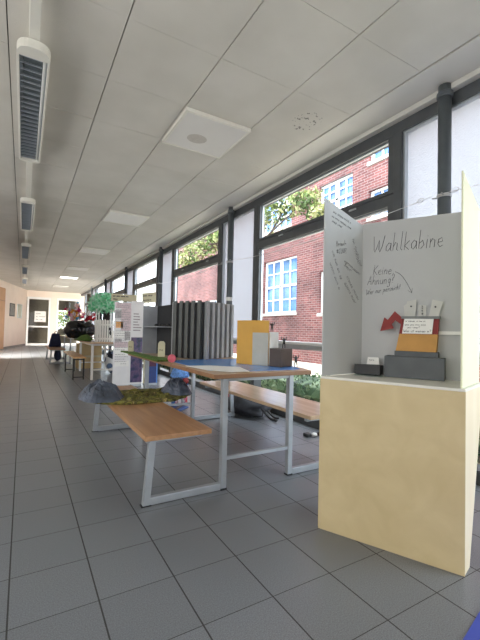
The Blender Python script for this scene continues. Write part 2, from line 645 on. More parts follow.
    def build(s, name, mats, parent=None, bevel=0.0, smooth=False, local=False, segs=2):
        me = bpy.data.meshes.new(name)
        o = bpy.data.objects.new(name, me)
        COL.objects.link(o)
        vs = s.v
        if parent is not None:
            o.parent = parent
            if not local:
                inv = world_of(parent).inverted()
                vs = [inv @ p for p in vs]
        me.from_pydata([tuple(p) for p in vs], [], s.f)
        for mt in (mats if isinstance(mats, (list, tuple)) else [mats]):
            me.materials.append(mt)
        for p, i in zip(me.polygons, s.mi):
            p.material_index = i
            p.use_smooth = smooth
        me.update()
        if bevel:
            b = o.modifiers.new('bevel', 'BEVEL')
            b.width = bevel
            b.segments = segs
            b.limit_method = 'ANGLE'
        return o


def world_of(o):
    mw = Matrix.LocRotScale(o.location, o.rotation_euler, o.scale)
    return world_of(o.parent) @ mw if o.parent else mw


def tag(o, label=None, cat=None, group=None, kind=None):
    if label:
        o['label'] = label
    if cat:
        o['category'] = cat
    if group:
        o['group'] = group
    if kind:
        o['kind'] = kind
    return o


def thing(name, label, cat, loc=(0, 0, 0), rz=0.0, group=None, kind=None):
    o = bpy.data.objects.new(name, None)
    COL.objects.link(o)
    o.location = loc
    o.rotation_euler = (0, 0, rz)
    o.empty_display_size = 0.1
    return tag(o, label, cat, group, kind)


def structure(name, mb, mt, label, **k):
    return tag(mb.build(name, mt, **k), label, None, None, 'structure')


def copy_tree(o, parent=None):
    c = o.copy()
    COL.objects.link(c)
    if parent:
        c.parent = parent
    for ch in list(o.children):
        copy_tree(ch, c)
    return c


def single(name, mb, mt, label, cat, loc, group=None, **k):
    """a thing that is one mesh: origin at its base"""
    mb.v = [p - Vector(loc) for p in mb.v]
    o = mb.build(name, mt, None, **k)
    o.location = loc
    return tag(o, label, cat, group)


# single-stroke handwriting -------------------------------------------------
G = {
    'W': (.95, [[(0, .95), (.12, .1), (.2, 0), (.34, .25), (.45, .7), (.5, .15), (.6, 0), (.75, .3), (.9, .95)]]),
    'K': (.6, [[(.08, 1), (.05, 0)], [(.55, .95), (.08, .45), (.55, 0)]]),
    'A': (.65, [[(0, 0), (.3, 1), (.55, 0)], [(.1, .38), (.48, .38)]]),
    'a': (.5, [[(.42, .42), (.25, .5), (.06, .3), (.08, .06), (.24, 0), (.4, .2), (.42, .45), (.42, .08), (.5, 0)]]),
    'h': (.5, [[(.08, 1.05), (.06, 0)], [(.06, .25), (.22, .5), (.36, .42), (.36, .05), (.46, 0)]]),
    'l': (.24, [[(.12, 1.1), (.08, .1), (.2, 0)]]),
    'k': (.46, [[(.08, 1.05), (.06, 0)], [(.4, .5), (.08, .22), (.42, 0)]]),
    'b': (.48, [[(.08, 1.05), (.06, 0), (.25, 0), (.42, .2), (.3, .46), (.08, .3)]]),
    'i': (.2, [[(.08, .48), (.08, 0)], [(.09, .66), (.1, .69)]]),
    'n': (.48, [[(.06, .48), (.06, 0)], [(.06, .25), (.22, .5), (.36, .4), (.36, 0)]]),
    'e': (.46, [[(.05, .24), (.38, .3), (.3, .5), (.1, .42), (.05, .15), (.2, 0), (.42, .08)]]),
    'u': (.46, [[(.05, .48), (.06, .1), (.2, 0), (.36, .15), (.38, .48), (.4, 0)]]),
    'g': (.46, [[(.38, .42), (.2, .5), (.05, .28), (.2, .03), (.38, .2), (.4, .48), (.36, -.3), (.15, -.4), (.04, -.25)]]),
    '?': (.45, [[(.02, .8), (.15, 1.05), (.38, .9), (.3, .62), (.18, .5), (.18, .28)], [(.18, .06), (.19, 0)]]),
    'r': (.34, [[(.06, .48), (.06, 0)], [(.06, .28), (.2, .48), (.32, .44)]]),
    's': (.38, [[(.32, .45), (.12, .48), (.08, .32), (.28, .2), (.24, .02), (.04, .04)]]),
    't': (.34, [[(.16, .85), (.14, .06), (.28, 0)], [(.02, .55), (.3, .55)]]),
    'c': (.4, [[(.36, .42), (.2, .5), (.05, .28), (.15, .02), (.36, .08)]]),
    'o': (.44, [[(.2, .5), (.05, .25), (.2, 0), (.38, .22), (.2, .5)]]),
    'p': (.46, [[(.08, .48), (.04, -.4)], [(.08, .36), (.26, .5), (.4, .28), (.24, .02), (.07, .12)]]),
    'm': (.68, [[(.06, .48), (.06, 0)], [(.06, .25), (.18, .5), (.3, .4), (.3, 0)], [(.3, .25), (.44, .5), (.56, .4), (.56, 0)]]),
    'd': (.48, [[(.38, .42), (.2, .5), (.05, .26), (.2, 0), (.38, .2), (.4, 1.05), (.4, 0)]]),
    'f': (.34, [[(.3, .98), (.16, .98), (.12, .7), (.12, 0)], [(.02, .5), (.26, .5)]]),
    'w': (.6, [[(.04, .48), (.14, 0), (.28, .42), (.4, 0), (.54, .48)]]),
    'z': (.4, [[(.04, .48), (.34, .48), (.04, 0), (.36, 0)]]),
    'B': (.56, [[(.06, 0), (.06, 1), (.4, .95), (.42, .6), (.08, .52), (.48, .42), (.44, .05), (.06, 0)]]),
    'L': (.5, [[(.1, 1), (.06, 0), (.45, .04)]]),
    'U': (.6, [[(.05, 1), (.08, .15), (.25, 0), (.45, .2), (.5, 1)]]),
    'S': (.5, [[(.42, .9), (.2, 1), (.06, .75), (.4, .35), (.3, 0), (.04, .1)]]),
    'C': (.55, [[(.46, .85), (.25, 1), (.05, .5), (.2, .02), (.48, .12)]]),
    'D': (.58, [[(.06, 0), (.06, 1), (.35, .9), (.5, .5), (.35, .05), (.06, 0)]]),
    '#': (.6, [[(.2, .9), (.12, .1)], [(.42, .9), (.34, .1)], [(.04, .66), (.54, .66)], [(.02, .34), (.5, .34)]]),
    '\'': (.15, [[(.08, 1), (.05, .8)]]),
    ' ': (.4, []),
}


def write(mb, text, O, u, v, size, r=0.0016, slant=0.12, jitter=0.03, seed=1, width=None):
    """strokes of one line of handwriting lying on the plane (O,u,v)"""
    rnd = random.Random(seed)
    O, u, v = Vector(O), Vector(u).normalized(), Vector(v).normalized()
    kx = width / (size * sum(G[c][0] + .06 for c in text)) if width else 1.0
    x = 0.0
    for ch in text:
        w, strokes = G[ch]
        for st in strokes:
            pts = [O + u * ((x * kx + p * kx + q * slant + rnd.uniform(-jitter, jitter)) * size) + v * ((q + rnd.uniform(-jitter, jitter)) * size) for p, q in st]
            mb.tube(pts, r, 4)
        x += w + 0.06
    return x * size


def scribble(n, seed):
    """letter shapes of a line of handwriting too small to read"""
    rs = random.Random(seed)
    out = []
    while len(out) < n:
        out += [rs.choice(['n', 'u', 'm', 'e', 'r', 'w', 'i', 'a']) for _ in range(rs.randint(2, 6))] + [' ']
    return ''.join(out[:n]).strip()


def smooth_path(pts, n=6):
    pts = [Vector(p) for p in pts]
    out = []
    for i in range(len(pts) - 1):
        p0, p1, p2, p3 = pts[max(i - 1, 0)], pts[i], pts[i + 1], pts[min(i + 2, len(pts) - 1)]
        for k in range(n):
            t = k / n
            out.append(0.5 * ((2 * p1) + (p2 - p0) * t + (2 * p0 - 5 * p1 + 4 * p2 - p3) * t * t + (3 * p1 - p0 - 3 * p2 + p3) * t ** 3))
    out.append(pts[-1])
    return out


# ================================================================== THE SETTING
HC = 2.96            # ceiling
YE = 22.9            # end wall
XW = 2.80            # glass line
structure('floor', MB().box(-2.7, 2.9, -5, YE + .1, -0.15, 0), FLOOR, 'grey stone tiled hall floor')

# ceiling: metal panels with open joints under a dark backing, plain soffit along the windows
xs = [-2.74, -2.092, -1.445, -0.797, -0.152, 0.498, 1.141, 1.803, 2.44]
cb = MB()
rnd = random.Random(4)
j = -11
while True:
    y0 = 2.307 + 0.655 * j
    if y0 > YE:
        break
    for a, b in zip(xs[:-1], xs[1:]):
        g = 0.0035
        zz = [HC + rnd.uniform(0, 0.004) for _ in range(4)]
        x0, x1, yy0, yy1 = a + g, b - g, y0 + 0.0012, y0 + 0.655 - 0.0012
        cb.add([(x0, yy0, zz[0]), (x1, yy0, zz[1]), (x1, yy1, zz[2]), (x0, yy1, zz[3]),
                (x0, yy0, HC + .025), (x1, yy0, HC + .025), (x1, yy1, HC + .025), (x0, yy1, HC + .025)],
               [(3, 2, 1, 0), (4, 5, 6, 7), (0, 1, 5, 4), (1, 2, 6, 5), (2, 3, 7, 6), (3, 0, 4, 7)])
    j += 1
cb.box(2.45, 2.90, -5, YE, HC - 0.002, HC + .025, 1)
cb.box(-2.8, 3.05, -5.1, YE + .2, HC + .026, HC + .3, 2)
structure('ceiling', cb, [CEIL, SOFFIT, SHADOW_GAP], 'off white ceiling of large metal panels')

structure('wall_back', MB().box(-2.8, 3.0, -5.1, -5.0, -.1, HC + .03), WALLP, 'pale wall behind the camera')
structure('wall_left', MB().box(-2.72, -2.62, -5, 11.2, -.1, HC + .03), WALLP, 'pale wall on the left of the hall')
# oblique wall at the far left
ob0, ob1 = Vector((-2.62, 11.1, 0)), Vector((0.127, 22.9, 0))
ou = (ob1 - ob0).normalized()
on = Vector((ou.y, -ou.x, 0))          # faces the hall
q = [ob0, ob1, ob1 - on * .12, ob0 - on * .12]
structure('wall_left_far', MB().hexa([(p.x, p.y) for p in q], -.1, HC + .03), WALLP, 'slanting pale wall at the far left')
q = [ob0 + on * .015, ob1 + on * .015, ob1, ob0]
structure('baseboard_left', MB().hexa([(p.x, p.y) for p in q], 0, .1), SKIRT, 'grey tiled skirting of the slanting wall')
ew = MB()
ew.box(-3, .13, YE, YE + .12, -.1, HC + .03)
ew.box(.13, 3.0, YE, YE + .12, 2.62, HC + .03)
ew.box(1.27, 1.58, YE, YE + .12, -.1, 2.62)
ew.box(2.75, 3.0, YE, YE + .12, -.1, 2.62)
structure('wall_far', ew, WALLP, 'pale end wall of the hall')
structure('trim_1', MB().box(.05, 2.8, YE - .06, YE, 2.66, 2.74), WALLP, 'narrow ledge above the end doors')


def hall_door(name, x0, x1, label, dark):
    r = thing(name, label, None, (x0, YE, 0), kind='structure')
    f = MB()
    f.box(x0, x0 + .09, YE - .03, YE + .06, 0, 2.62)
    f.box(x1 - .09, x1, YE - .03, YE + .06, 0, 2.62)
    f.box(x0 + .09, x1 - .09, YE - .03, YE + .06, 2.5, 2.62)
    f.box(x0 + .09, x1 - .09, YE - .02, YE + .05, 0, .12)
    f.box(x0 + .09, x1 - .09, YE - .02, YE + .05, .98, 1.06)
    f.build('frame', WFRAME, r, bevel=.006)
    MB().box(x0 + .09, x1 - .09, YE + .01, YE + .02, 1.06, 2.5).build('glass_pane', GLASS, r)
    MB().box(x0 + .09, x1 - .09, YE + .01, YE + .02, .12, .98).build('glass_pane', GLASS, r)
    h = MB()
    h.tube([(x0 + .13, YE - .03, 1.02), (x0 + .13, YE - .07, 1.02), (x0 + .24, YE - .07, 1.02)], .012, 8)
    h.build('door_handle', ALU, r)
    return r


hall_door('door_1', .15, 1.27, 'white framed glass door at the hall end', True)
hall_door('door_2', 1.58, 2.75, 'second white framed glass door at the hall end', True)
# room beyond the doors
br = MB()
br.box(-.6, 1.9, YE + 3.4, YE + 3.5, 0, 3)
br.box(1.9, 2.75, YE + 3.4, YE + 3.5, 0, .9)
br.box(2.75, 3.4, YE + 3.4, YE + 3.5, 0, 3)
br.box(1.9, 2.75, YE + 3.4, YE + 3.5, 2.1, 3)
br.box(-.7, -.6, YE + .12, YE + 3.5, 0, 3)
br.box(3.4, 3.5, YE + .12, YE + 3.5, 0, 3)
br.box(-.7, 3.5, YE + .12, YE + 3.5, 3, 3.1)
br.box(-.7, 3.5, YE + .12, YE + 3.5, -.1, 0)
structure('wall_vestibule', br, mat('vestibule_paint', rgb(150, 140, 126), .8), 'dim vestibule behind the glass doors')

# tan wooden wall panel on the slanting wall
wp = MB()
p0, p1 = ob0 + ou * 5.2, ob0 + ou * 8.35
q = [p0 + on * .02, p1 + on * .02, p1, p0]
wp.hexa([(p.x, p.y) for p in q], 0.02, 2.66)
q = [p0 + on * .026, p1 + on * .026, p1 + on * .02, p0 + on * .02]
wp.hexa([(p.x, p.y) for p in q], 2.1, 2.12, 1)
structure('door_3', wp, [TAN, WOODE], 'tan wooden door panel at the far left')

# window wall: posts and sill as one setting, each bay a window of its own
PY = [1.68 + 3.39 * k for k in range(-2, 7)]
sb = MB()
sb.box(2.79, 2.94, -5, YE, 0, .1)
sb.box(2.80, 2.94, -5, YE, HC - .14, HC + .02)
structure('trim_2', MB().box(2.74, 2.799, -5, YE, HC - .045, HC - .003), SOFFIT, 'pale strip between ceiling and window head')
structure('wall_right', sb, FRAME, 'dark sill and head strip of the window wall')


def window_bay(n, p):
    r = thing('window_%d' % n, 'window bay with frosted strip and dark framed casement', None, (2.8, p, 0), kind='structure')
    zt = HC - .14
    a, b = p + .47, p + 2.70
    for y0, y1 in ((p + .39, a), (b, p + 2.79)):          # posts either side of the casement
        MB().box(2.795, 2.92, y0, y1, .1, zt).build('post', FRAME, r, bevel=.004)
    MB().box(2.81, 2.91, a, b, 2.205, 2.30).build('transom', FRAME, r, bevel=.004)
    for z0, z1 in ((2.30, zt), (.93, 2.205)):
        c = MB()
        c.box(2.80, 2.86, a, a + .06, z0, z1)
        c.box(2.80, 2.86, b - .06, b, z0, z1)
        if z0 > 2:
            c.box(2.80, 2.86, a + .06, b - .06, z0, z0 + .035)
        c.box(2.80, 2.86, a + .06, b - .06, z1 - .012, z1)
        cs = c.build('casement', FRAME, r, bevel=.003)
        al = MB()
        al.box(2.84, 2.865, b - .072, b - .06, z0 + .035, z1 - .012)
        al.box(2.84, 2.865, a + .06, a + .07, z0 + .035, z1 - .012)
        al.box(2.84, 2.865, a + .07, b - .072, z1 - .026, z1 - .012)
        al.build('glazing_bead', ALU, cs)
        h = MB()
        zc = z0 - .022 if z0 > 2 else z1 + .028
        for y in ((p + .95, p + 2.15) if z0 > 2 else (p + 1.5,)):
            if z0 > 2:
                h.beam((2.806, y - .045, zc), (2.806, y + .045, zc), .010, .018, (1, 0, 0))
        if z0 > 2:
            h.build('catch', ALU, cs)
    bd = MB()
    bd.box(2.82, 2.865, p + .372, p + .39, .93, zt)
    bd.box(2.82, 2.865, p - .60, p + .372, zt - .014, zt)
    bd.build('glazing_bead', ALU, r)
    rl = MB()
    rl.box(2.80, 2.91, p - .60, p + 2.70, .895, .93)
    rl.box(2.815, 2.90, p - .60, p + 2.70, .84, .895, 1)
    rl.build('rail', [RAIL, ALU], r, bevel=.004)
    for y0, y1, z0, z1 in ((a + .05, b - .05, 2.32, zt - .01), (a + .05, b - .05, .95, 2.20), (a, b, .1, .84), (p - .60, p + .39, .1, .84)):
        MB().add([(2.862, y0, z0), (2.862, y1, z0), (2.862, y1, z1), (2.862, y0, z1)], [(3, 2, 1, 0)]).build('glass_pane', GLASS, r)
    MB().add([(2.862, p - .60, .93), (2.862, p + .39, .93), (2.862, p + .39, zt - .004), (2.862, p - .60, zt - .004)], [(3, 2, 1, 0)]).build('frosted_pane', FROST, r)
    return r


for i, p in enumerate(PY[:-1]):
    window_bay(i + 1, p)

# ================================================================== OUTDOORS
structure('ground', MB().box(2.95, 90, -20, YE + .12, -.35, -.06).box(-60, 90, YE + 3.6, 160, -.35, -.06).box(3.5, 90, YE + .12, YE + 3.6, -.35, -.06), GROUND, 'pale gravel ground outside the windows')


def brick_house():
    r = thing('brick_building', 'red brick building with white gridded windows seen through the glass', 'building', (9, 12, -.06))
    X0 = 9.0
    # openings y0,y1,z0,z1
    ops = [(11.2, 13.45, 1.80, 4.02), (7.72, 9.93, 1.72, 3.20), (8.45, 10.0, 4.95, 6.25), (6.2, 7.78, 4.55, 5.40), (6.2, 7.78, 6.28, 7.6),
           (15.6, 16.9, 1.6, 2.62), (17.9, 19.3, 1.6, 2.72), (20.3, 21.8, 1.6, 2.80), (11.6, 13.6, 5.3, 7.2)]
    w = MB()
    ys = sorted({-2.0, 26.5} | {o[0] for o in ops} | {o[1] for o in ops})
    zs = sorted({-.06, 11.0} | {o[2] for o in ops} | {o[3] for o in ops})
    for a, b in zip(ys[:-1], ys[1:]):
        run = None
        for c, d in zip(zs[:-1], zs[1:]):
            hole = any(o[0] <= a + .001 and b - .001 <= o[1] and o[2] <= c + .001 and d - .001 <= o[3] for o in ops)
            if not hole:
                if run is None:
                    run = c
            if (hole or d == zs[-1]) and run is not None:
                w.box(X0, X0 + .5, a, b, run, c if hole else d)
                run = None
    w.box(X0 + .5, X0 + 9, -2, -1.6, -.06, 11)
    w.box(X0 + .5, X0 + 9, 26.1, 26.5, -.06, 11)
    w.build('brick_wall', BRICK, r)
    for o in ops:
        MB().box(X0 - .05, X0 - .001, o[0] - .05, o[1] + .05, o[2] - .1, o[2]).build('window_sill', mat('stone_sill', rgb(200, 192, 184), .8), r)
    MB().box(X0, X0 + 9, -2, 26.5, 11, 11.3).build('roof', DKGREY, r)
    for o in ops:
        f = MB()
        y0, y1, z0, z1 = o
        x = X0 + .10
        t = .07
        f.box(x, x + .07, y0, y0 + t, z0, z1)
        f.box(x, x + .07, y1 - t, y1, z0, z1)
        f.box(x, x + .07, y0 + t, y1 - t, z0, z0 + t)
        f.box(x, x + .07, y0 + t, y1 - t, z1 - t, z1)
        ym, zm = (y0 + y1) / 2, z0 + (z1 - z0) * .5
        f.box(x - .01, x + .07, ym - .06, ym + .06, z0 + t, z1 - t)
        f.box(x - .01, x + .07, y0 + t, y1 - t, zm - .04, zm + .04)
        for yy in ((y0 + ym) / 2, (ym + y1) / 2):
            f.box(x + .01, x + .06, yy - .02, yy + .02, z0 + t, z1 - t)
        for zz in ((z0 + zm) / 2, (zm + z1) / 2):
            f.box(x + .012, x + .058, y0 + t, y1 - t, zz - .02, zz + .02)
        fr = f.build('window', WFRAME, r)
        MB().box(x + .07, x + .09, y0, y1, z0, z1).build('pane', PANE, fr)
    return r


brick_house()

wb = thing('white_building', 'white plastered house with a window beyond the far windows', 'building', (12, 42, -.06))
MB().box(12, 22, 36, 48.5, -.06, 9.6).build('wall', PLASTER, wb)
for yy in (38.6, 42.2):
    fr = MB().box(11.92, 12.0, yy, yy + 1.6, 7.4, 8.9).build('window', WFRAME, wb)
    MB().box(11.89, 11.92, yy + .12, yy + 1.48, 7.52, 8.78).build('pane', MIRROR, fr)
MB().box(11.6, 22.4, 35.6, 48.9, 9.6, 9.8).build('roof', DKGREY, wb)


def tree(label, base, clusters, trunk, n, size, seed):
    r = thing('leafy_tree', label, 'tree', base)
    t = MB()
    t.tube(smooth_path(trunk, 4), [.10 - .07 * i / (4 * (len(trunk) - 1)) for i in range(4 * (len(trunk) - 1) + 1)], 8)
    rr = random.Random(seed)
    for c, rad in clusters:
        k = trunk[-2]
        t.tube(smooth_path([k, [(k[i] + c[i]) / 2 + rr.uniform(-.15, .15) for i in range(3)], c], 4), [.05 - .005 * i for i in range(9)], 6)
    t.build('trunk', BARK, r, smooth=True)
    L = MB()
    for i, (c, rad) in enumerate(clusters):
        L.leaves(c, rad, n, size, seed + i, .35)
    L.build('foliage', LEAF, r)
    return r


tree('leafy tree in front of the brick wall beside the large window', (6.6, 10.4, -.06),
     [((6.6, 9.6, 4.7), (.7, .9, .55)), ((6.5, 8.6, 4.75), (.6, .8, .42)), ((6.6, 10.4, 5.2), (.8, .9, .6)), ((6.5, 7.75, 4.6), (.5, .55, .38)), ((6.6, 7.2, 4.15), (.4, .45, .3)), ((6.5, 9.0, 5.5), (.6, .8, .5))],
     [(6.6, 10.9, -.06), (6.6, 10.8, 1.8), (6.6, 10.6, 3.6), (6.6, 10.3, 5.0)], 270, .085, 3)
tree('leafy tree by the far end of the brick wall behind the slatted screen', (6.8, 12.55, -.06),
     [((6.8, 15.9, 4.55), (.7, 1.1, .5)), ((6.8, 14.4, 4.75), (.6, .9, .5)), ((6.8, 17.2, 4.4), (.6, .9, .5)), ((6.8, 13.4, 4.9), (.5, .7, .45)), ((6.8, 16.4, 5.3), (.8, 1.2, .5)), ((6.8, 14.0, 5.5), (.8, 1., .5))],
     [(6.8, 12.55, -.06), (6.8, 12.55, 1.8), (6.8, 12.6, 3.4), (6.8, 13.6, 4.6), (6.8, 14.4, 5.0)], 300, .10, 23)

tree('leafy tree beyond the end doors', (3.0, 31, -.06), [((3.0, 31, 2.2), (1.6, .8, 1.0)), ((2.2, 31.3, 1.5), (1.2, .8, .9)), ((3.8, 31.2, 1.7), (1.2, .8, .9))],
     [(3, 31, -.06), (3, 31, .8), (3.05, 31, 1.4), (3, 31, 2.2)], 500, .13, 61)
hd = thing('hedge', 'low clipped green hedge outside below the window rail', 'hedge', (3.75, 6, -.06))
hs = MB()
ring = []
for k in range(37):
    y = -.8 + k * .4
    for t in range(10):
        a = 2 * PI * t / 10
        w_ = 1 + .12 * noise.noise(Vector((math.cos(a) * 2, math.sin(a) * 2, y * 2.3)))
        hs.v.append(Vector((3.78 + .35 * w_ * math.cos(a), y, .16 + .22 * w_ * math.sin(a))))
hs.f = [(k * 10 + t, k * 10 + (t + 1) % 10, (k + 1) * 10 + (t + 1) % 10, (k + 1) * 10 + t) for k in range(36) for t in range(10)] + [tuple(range(9, -1, -1)), tuple(36 * 10 + t for t in range(10))]
hs.mi = [0] * len(hs.f)
hs.build('inner_growth', LEAFD, hd)
hl = MB()
for k in range(36):
    hl.leaves((3.78, -.6 + k * .4, .17), (.40, .24, .23 + .03 * math.sin(k * 1.7)), 520, .034, 100 + k, boxy=True)
hl.build('foliage', LEAFD, hd)

# ================================================================== CEILING FITTINGS, PIPES
trk = MB()
trk.box(-.03, .03, -3.0, 19.5, HC - .095, HC - .045)
for k in range(14):
    trk.tube([(0, -2.6 + k * 1.68, HC - .05), (0, -2.6 + k * 1.68, HC + .0)], .008, 6)
single('lighting_track', trk, LAMPW, 'white trunking bar running under the ceiling between the louvre lamps', 'lamp track', (0, 8, HC - .095), bevel=.004)


def louvre_lamp():
    r = thing('louvre_lamp', 'nearest white louvre lamp on the ceiling track with a rounded end cap', 'ceiling lamp', (0, 2.68, HC - .155), group='louvre lamps along the hall track')
    zb, zt, L = HC - .155, HC - .110, 1.90
    y0, y1 = 2.68 + .10, 2.68 + L - .05
    h = MB()
    h.box(-.098, -.082, y0, y1, zb, zt)
    h.box(.082, .098, y0, y1, zb, zt)
    h.box(-.098, .098, y0, y1, zt, zt + .012)
    h.build('housing', LAMPW, r, bevel=.003)
    for sgn, y in ((-1, y0), (1, y1)):
        c = MB()
        poly = [(-.098, y), (.098, y)]
        d = .11 if sgn < 0 else .05
        poly += [(.098 * math.cos(t * PI / 12) ** .8 if math.cos(t * PI / 12) > 0 else -.098 * (-math.cos(t * PI / 12)) ** .8, y + sgn * d * math.sin(t * PI / 12) ** .8) for t in range(1, 12)]
        if sgn > 0:
            pass
        else:
            poly = [poly[0]] + [poly[1]] + poly[2:]
        c.hexa(poly if sgn > 0 else poly[::-1], zb, zt + .012)
        c.build('end_cap', LAMPW, r)
    f = MB()
    for sx in (-1, 1):
        f.add([(sx * .082, y0, zb + .002), (sx * .082, y1, zb + .002), (sx * .055, y1, zt - .004), (sx * .055, y0, zt - .004)], [(0, 1, 2, 3)])
    f.add([(-.055, y0, zt - .004), (.055, y0, zt - .004), (.055, y1, zt - .004), (-.055, y1, zt - .004)], [(0, 1, 2, 3)])
    f.build('reflector', REFL, r)
    l = MB()
    n = 24
    for k in range(n):
        y = y0 + (k + .5) * (y1 - y0) / n
        l.add([(-.078, y - .030, zb + .003), (.052, y - .030, zb + .003), (.050, y + .012, zb + .040), (-.060, y + .012, zb + .040), (-.078, y - .026, zb + .003), (.052, y - .026, zb + .003)],
              [(0, 1, 2, 3), (3, 2, 5, 4), (0, 4, 5, 1)])
    l.build('louvre', LOUV, r)
    MB().tube([(.066, y0 + .02, zt - .022), (.066, y1 - .02, zt - .022)], .010, 10).build('fluorescent_tube', WHITE, r, smooth=True)
    return r


lamp = louvre_lamp()
ordn = ['second louvre lamp from the front on the ceiling track', 'third louvre lamp from the front on the ceiling track', 'fourth louvre lamp from the front on the ceiling track', 'farthest louvre lamp on the ceiling track near the end doors']
for k in range(4):
    c = copy_tree(lamp)
    c.location = (0, 2.68 + 3.37 * (k + 1), HC - .155)
    c['label'] = ordn[k]


def light_panel(y, label, lit, drop, stain):
    r = thing('ceiling_light_panel', label, 'light panel', (1.475, y, HC - drop), group='square light panels in the ceiling')
    z0 = HC - drop
    f = MB()
    x0, x1, y0, y1 = 1.148, 1.800, y, y + .655
    t = .022
    f.box(x0, x0 + t, y0, y1, z0, HC)
    f.box(x1 - t, x1, y0, y1, z0, HC)
    f.box(x0 + t, x1 - t, y0, y0 + t, z0, HC)
    f.box(x0 + t, x1 - t, y1 - t, y1, z0, HC)
    f.build('frame', LAMPW, r, bevel=.002)
    if lit:
        mt = mat('lit_diffuser', rgb(240, 240, 236), .5, emit=((1, .98, .94, 1), lit))
    else:
        mt = mat('acrylic_diffuser', rgb(214, 211, 206), .35, var=.03, scale=3)
    MB().box(x0 + t, x1 - t, y0 + t, y1 - t, z0 + .004, z0 + .010).build('diffuser', mt, r)
    if stain:
        s = MB()
        s.hexa([(1.42 + .10 * math.cos(t * PI / 10), y + .40 + .085 * math.sin(t * PI / 10)) for t in range(20)], z0 + .0034, z0 + .0041)
        tag(s.build('scorch_mark', mat('scorch', rgb(186, 180, 172), .6, var=.06, scale=30), r), 'brownish oval scorch mark')
    return r


light_panel(2.962, 'nearest square light panel, hanging slightly low with an oval stain', 0, .035, True)
light_panel(6.237, 'second square light panel from the front, unlit', 0, .03, False)
light_panel(9.512, 'third square light panel from the front, unlit', 0, .02, False)
light_panel(12.787, 'fourth square light panel from the front, unlit', 0, .02, False)
light_panel(15.407, 'square light panel glowing white, the lit one', 1.3, .02, False)
light_panel(19.3, 'farthest square light panel before the end doors', 0, .02, False)


def ceiling_pipe(p, label):
    r = thing('vertical_pipe', label, 'pipe', (2.738, p, 0), group='vertical pipes along the window wall')
    x = 2.738
    MB().tube([(x, p, 0), (x, p, HC)], .047, 20).build('pipe', PIPE, r, smooth=True)
    c = MB()
    c.lathe((x, p, HC - .095), [(.050, 0), (.058, .006), (.058, .036), (.050, .042)], 20)
    c.build('collar', PIPE, r)
    k = MB()
    k.lathe((x, p, 2.09), [(.049, 0), (.053, .003), (.053, .022), (.049, .025)], 20)
    k.tube([(x - .052, p - .02, 2.1), (x - .085, p - .03, 2.105)], .006, 6)
    k.tube([(x - .02, p + .05, 2.1), (x - .02, p + .085, 2.105)], .006, 6)
    k.build('clamp', WIRE, r)
    s = MB()
    s.lathe((x, p, 1.50), [(.048, 0), (.0505, .002), (.0505, .055), (.048, .057)], 20)
    s.build('sleeve', WHITE, r, smooth=False)
    return r


names = ['dark vertical pipe at the near window edge', 'dark vertical pipe beside the frosted strip behind the polling booth', 'dark vertical pipe in front of the frosted strip behind the slatted screen',
         'dark vertical pipe above the shelf box', 'dark vertical pipe behind the cardboard signs', 'dark vertical pipe behind the green paper tree', 'dark vertical pipe behind the bin bag', 'farthest dark vertical pipe by the end wall']
for p, nme in zip(PY[1:], names):
    if -1 < p < 22:
        ceiling_pipe(p - .03, nme)

# thin wire strung between the pipes
wr = MB()
for a, b in zip(PY[1:7], PY[2:8]):
    pts = [Vector((2.668, a + .02 + (b - a - .04) * t / 16, 2.105 - .07 * (1 - (2 * t / 16 - 1) ** 2))) for t in range(17)]
    wr.tube(pts, .0028, 5)
    y = a - .12
    for kk in range(2):
        cy = a + (.12 + .03 * kk) * (-1 if kk % 2 else 1)
        wr.tube([Vector((2.668, cy + .028 * math.cos(t * PI / 4), 2.10 + .017 * math.sin(t * PI / 4))) for t in range(9)], .0028, 5)
single('picture_wire', wr, WIRE, 'thin steel wire with hooks strung along the pipes', 'wire', (2.668, 5, 2.1))

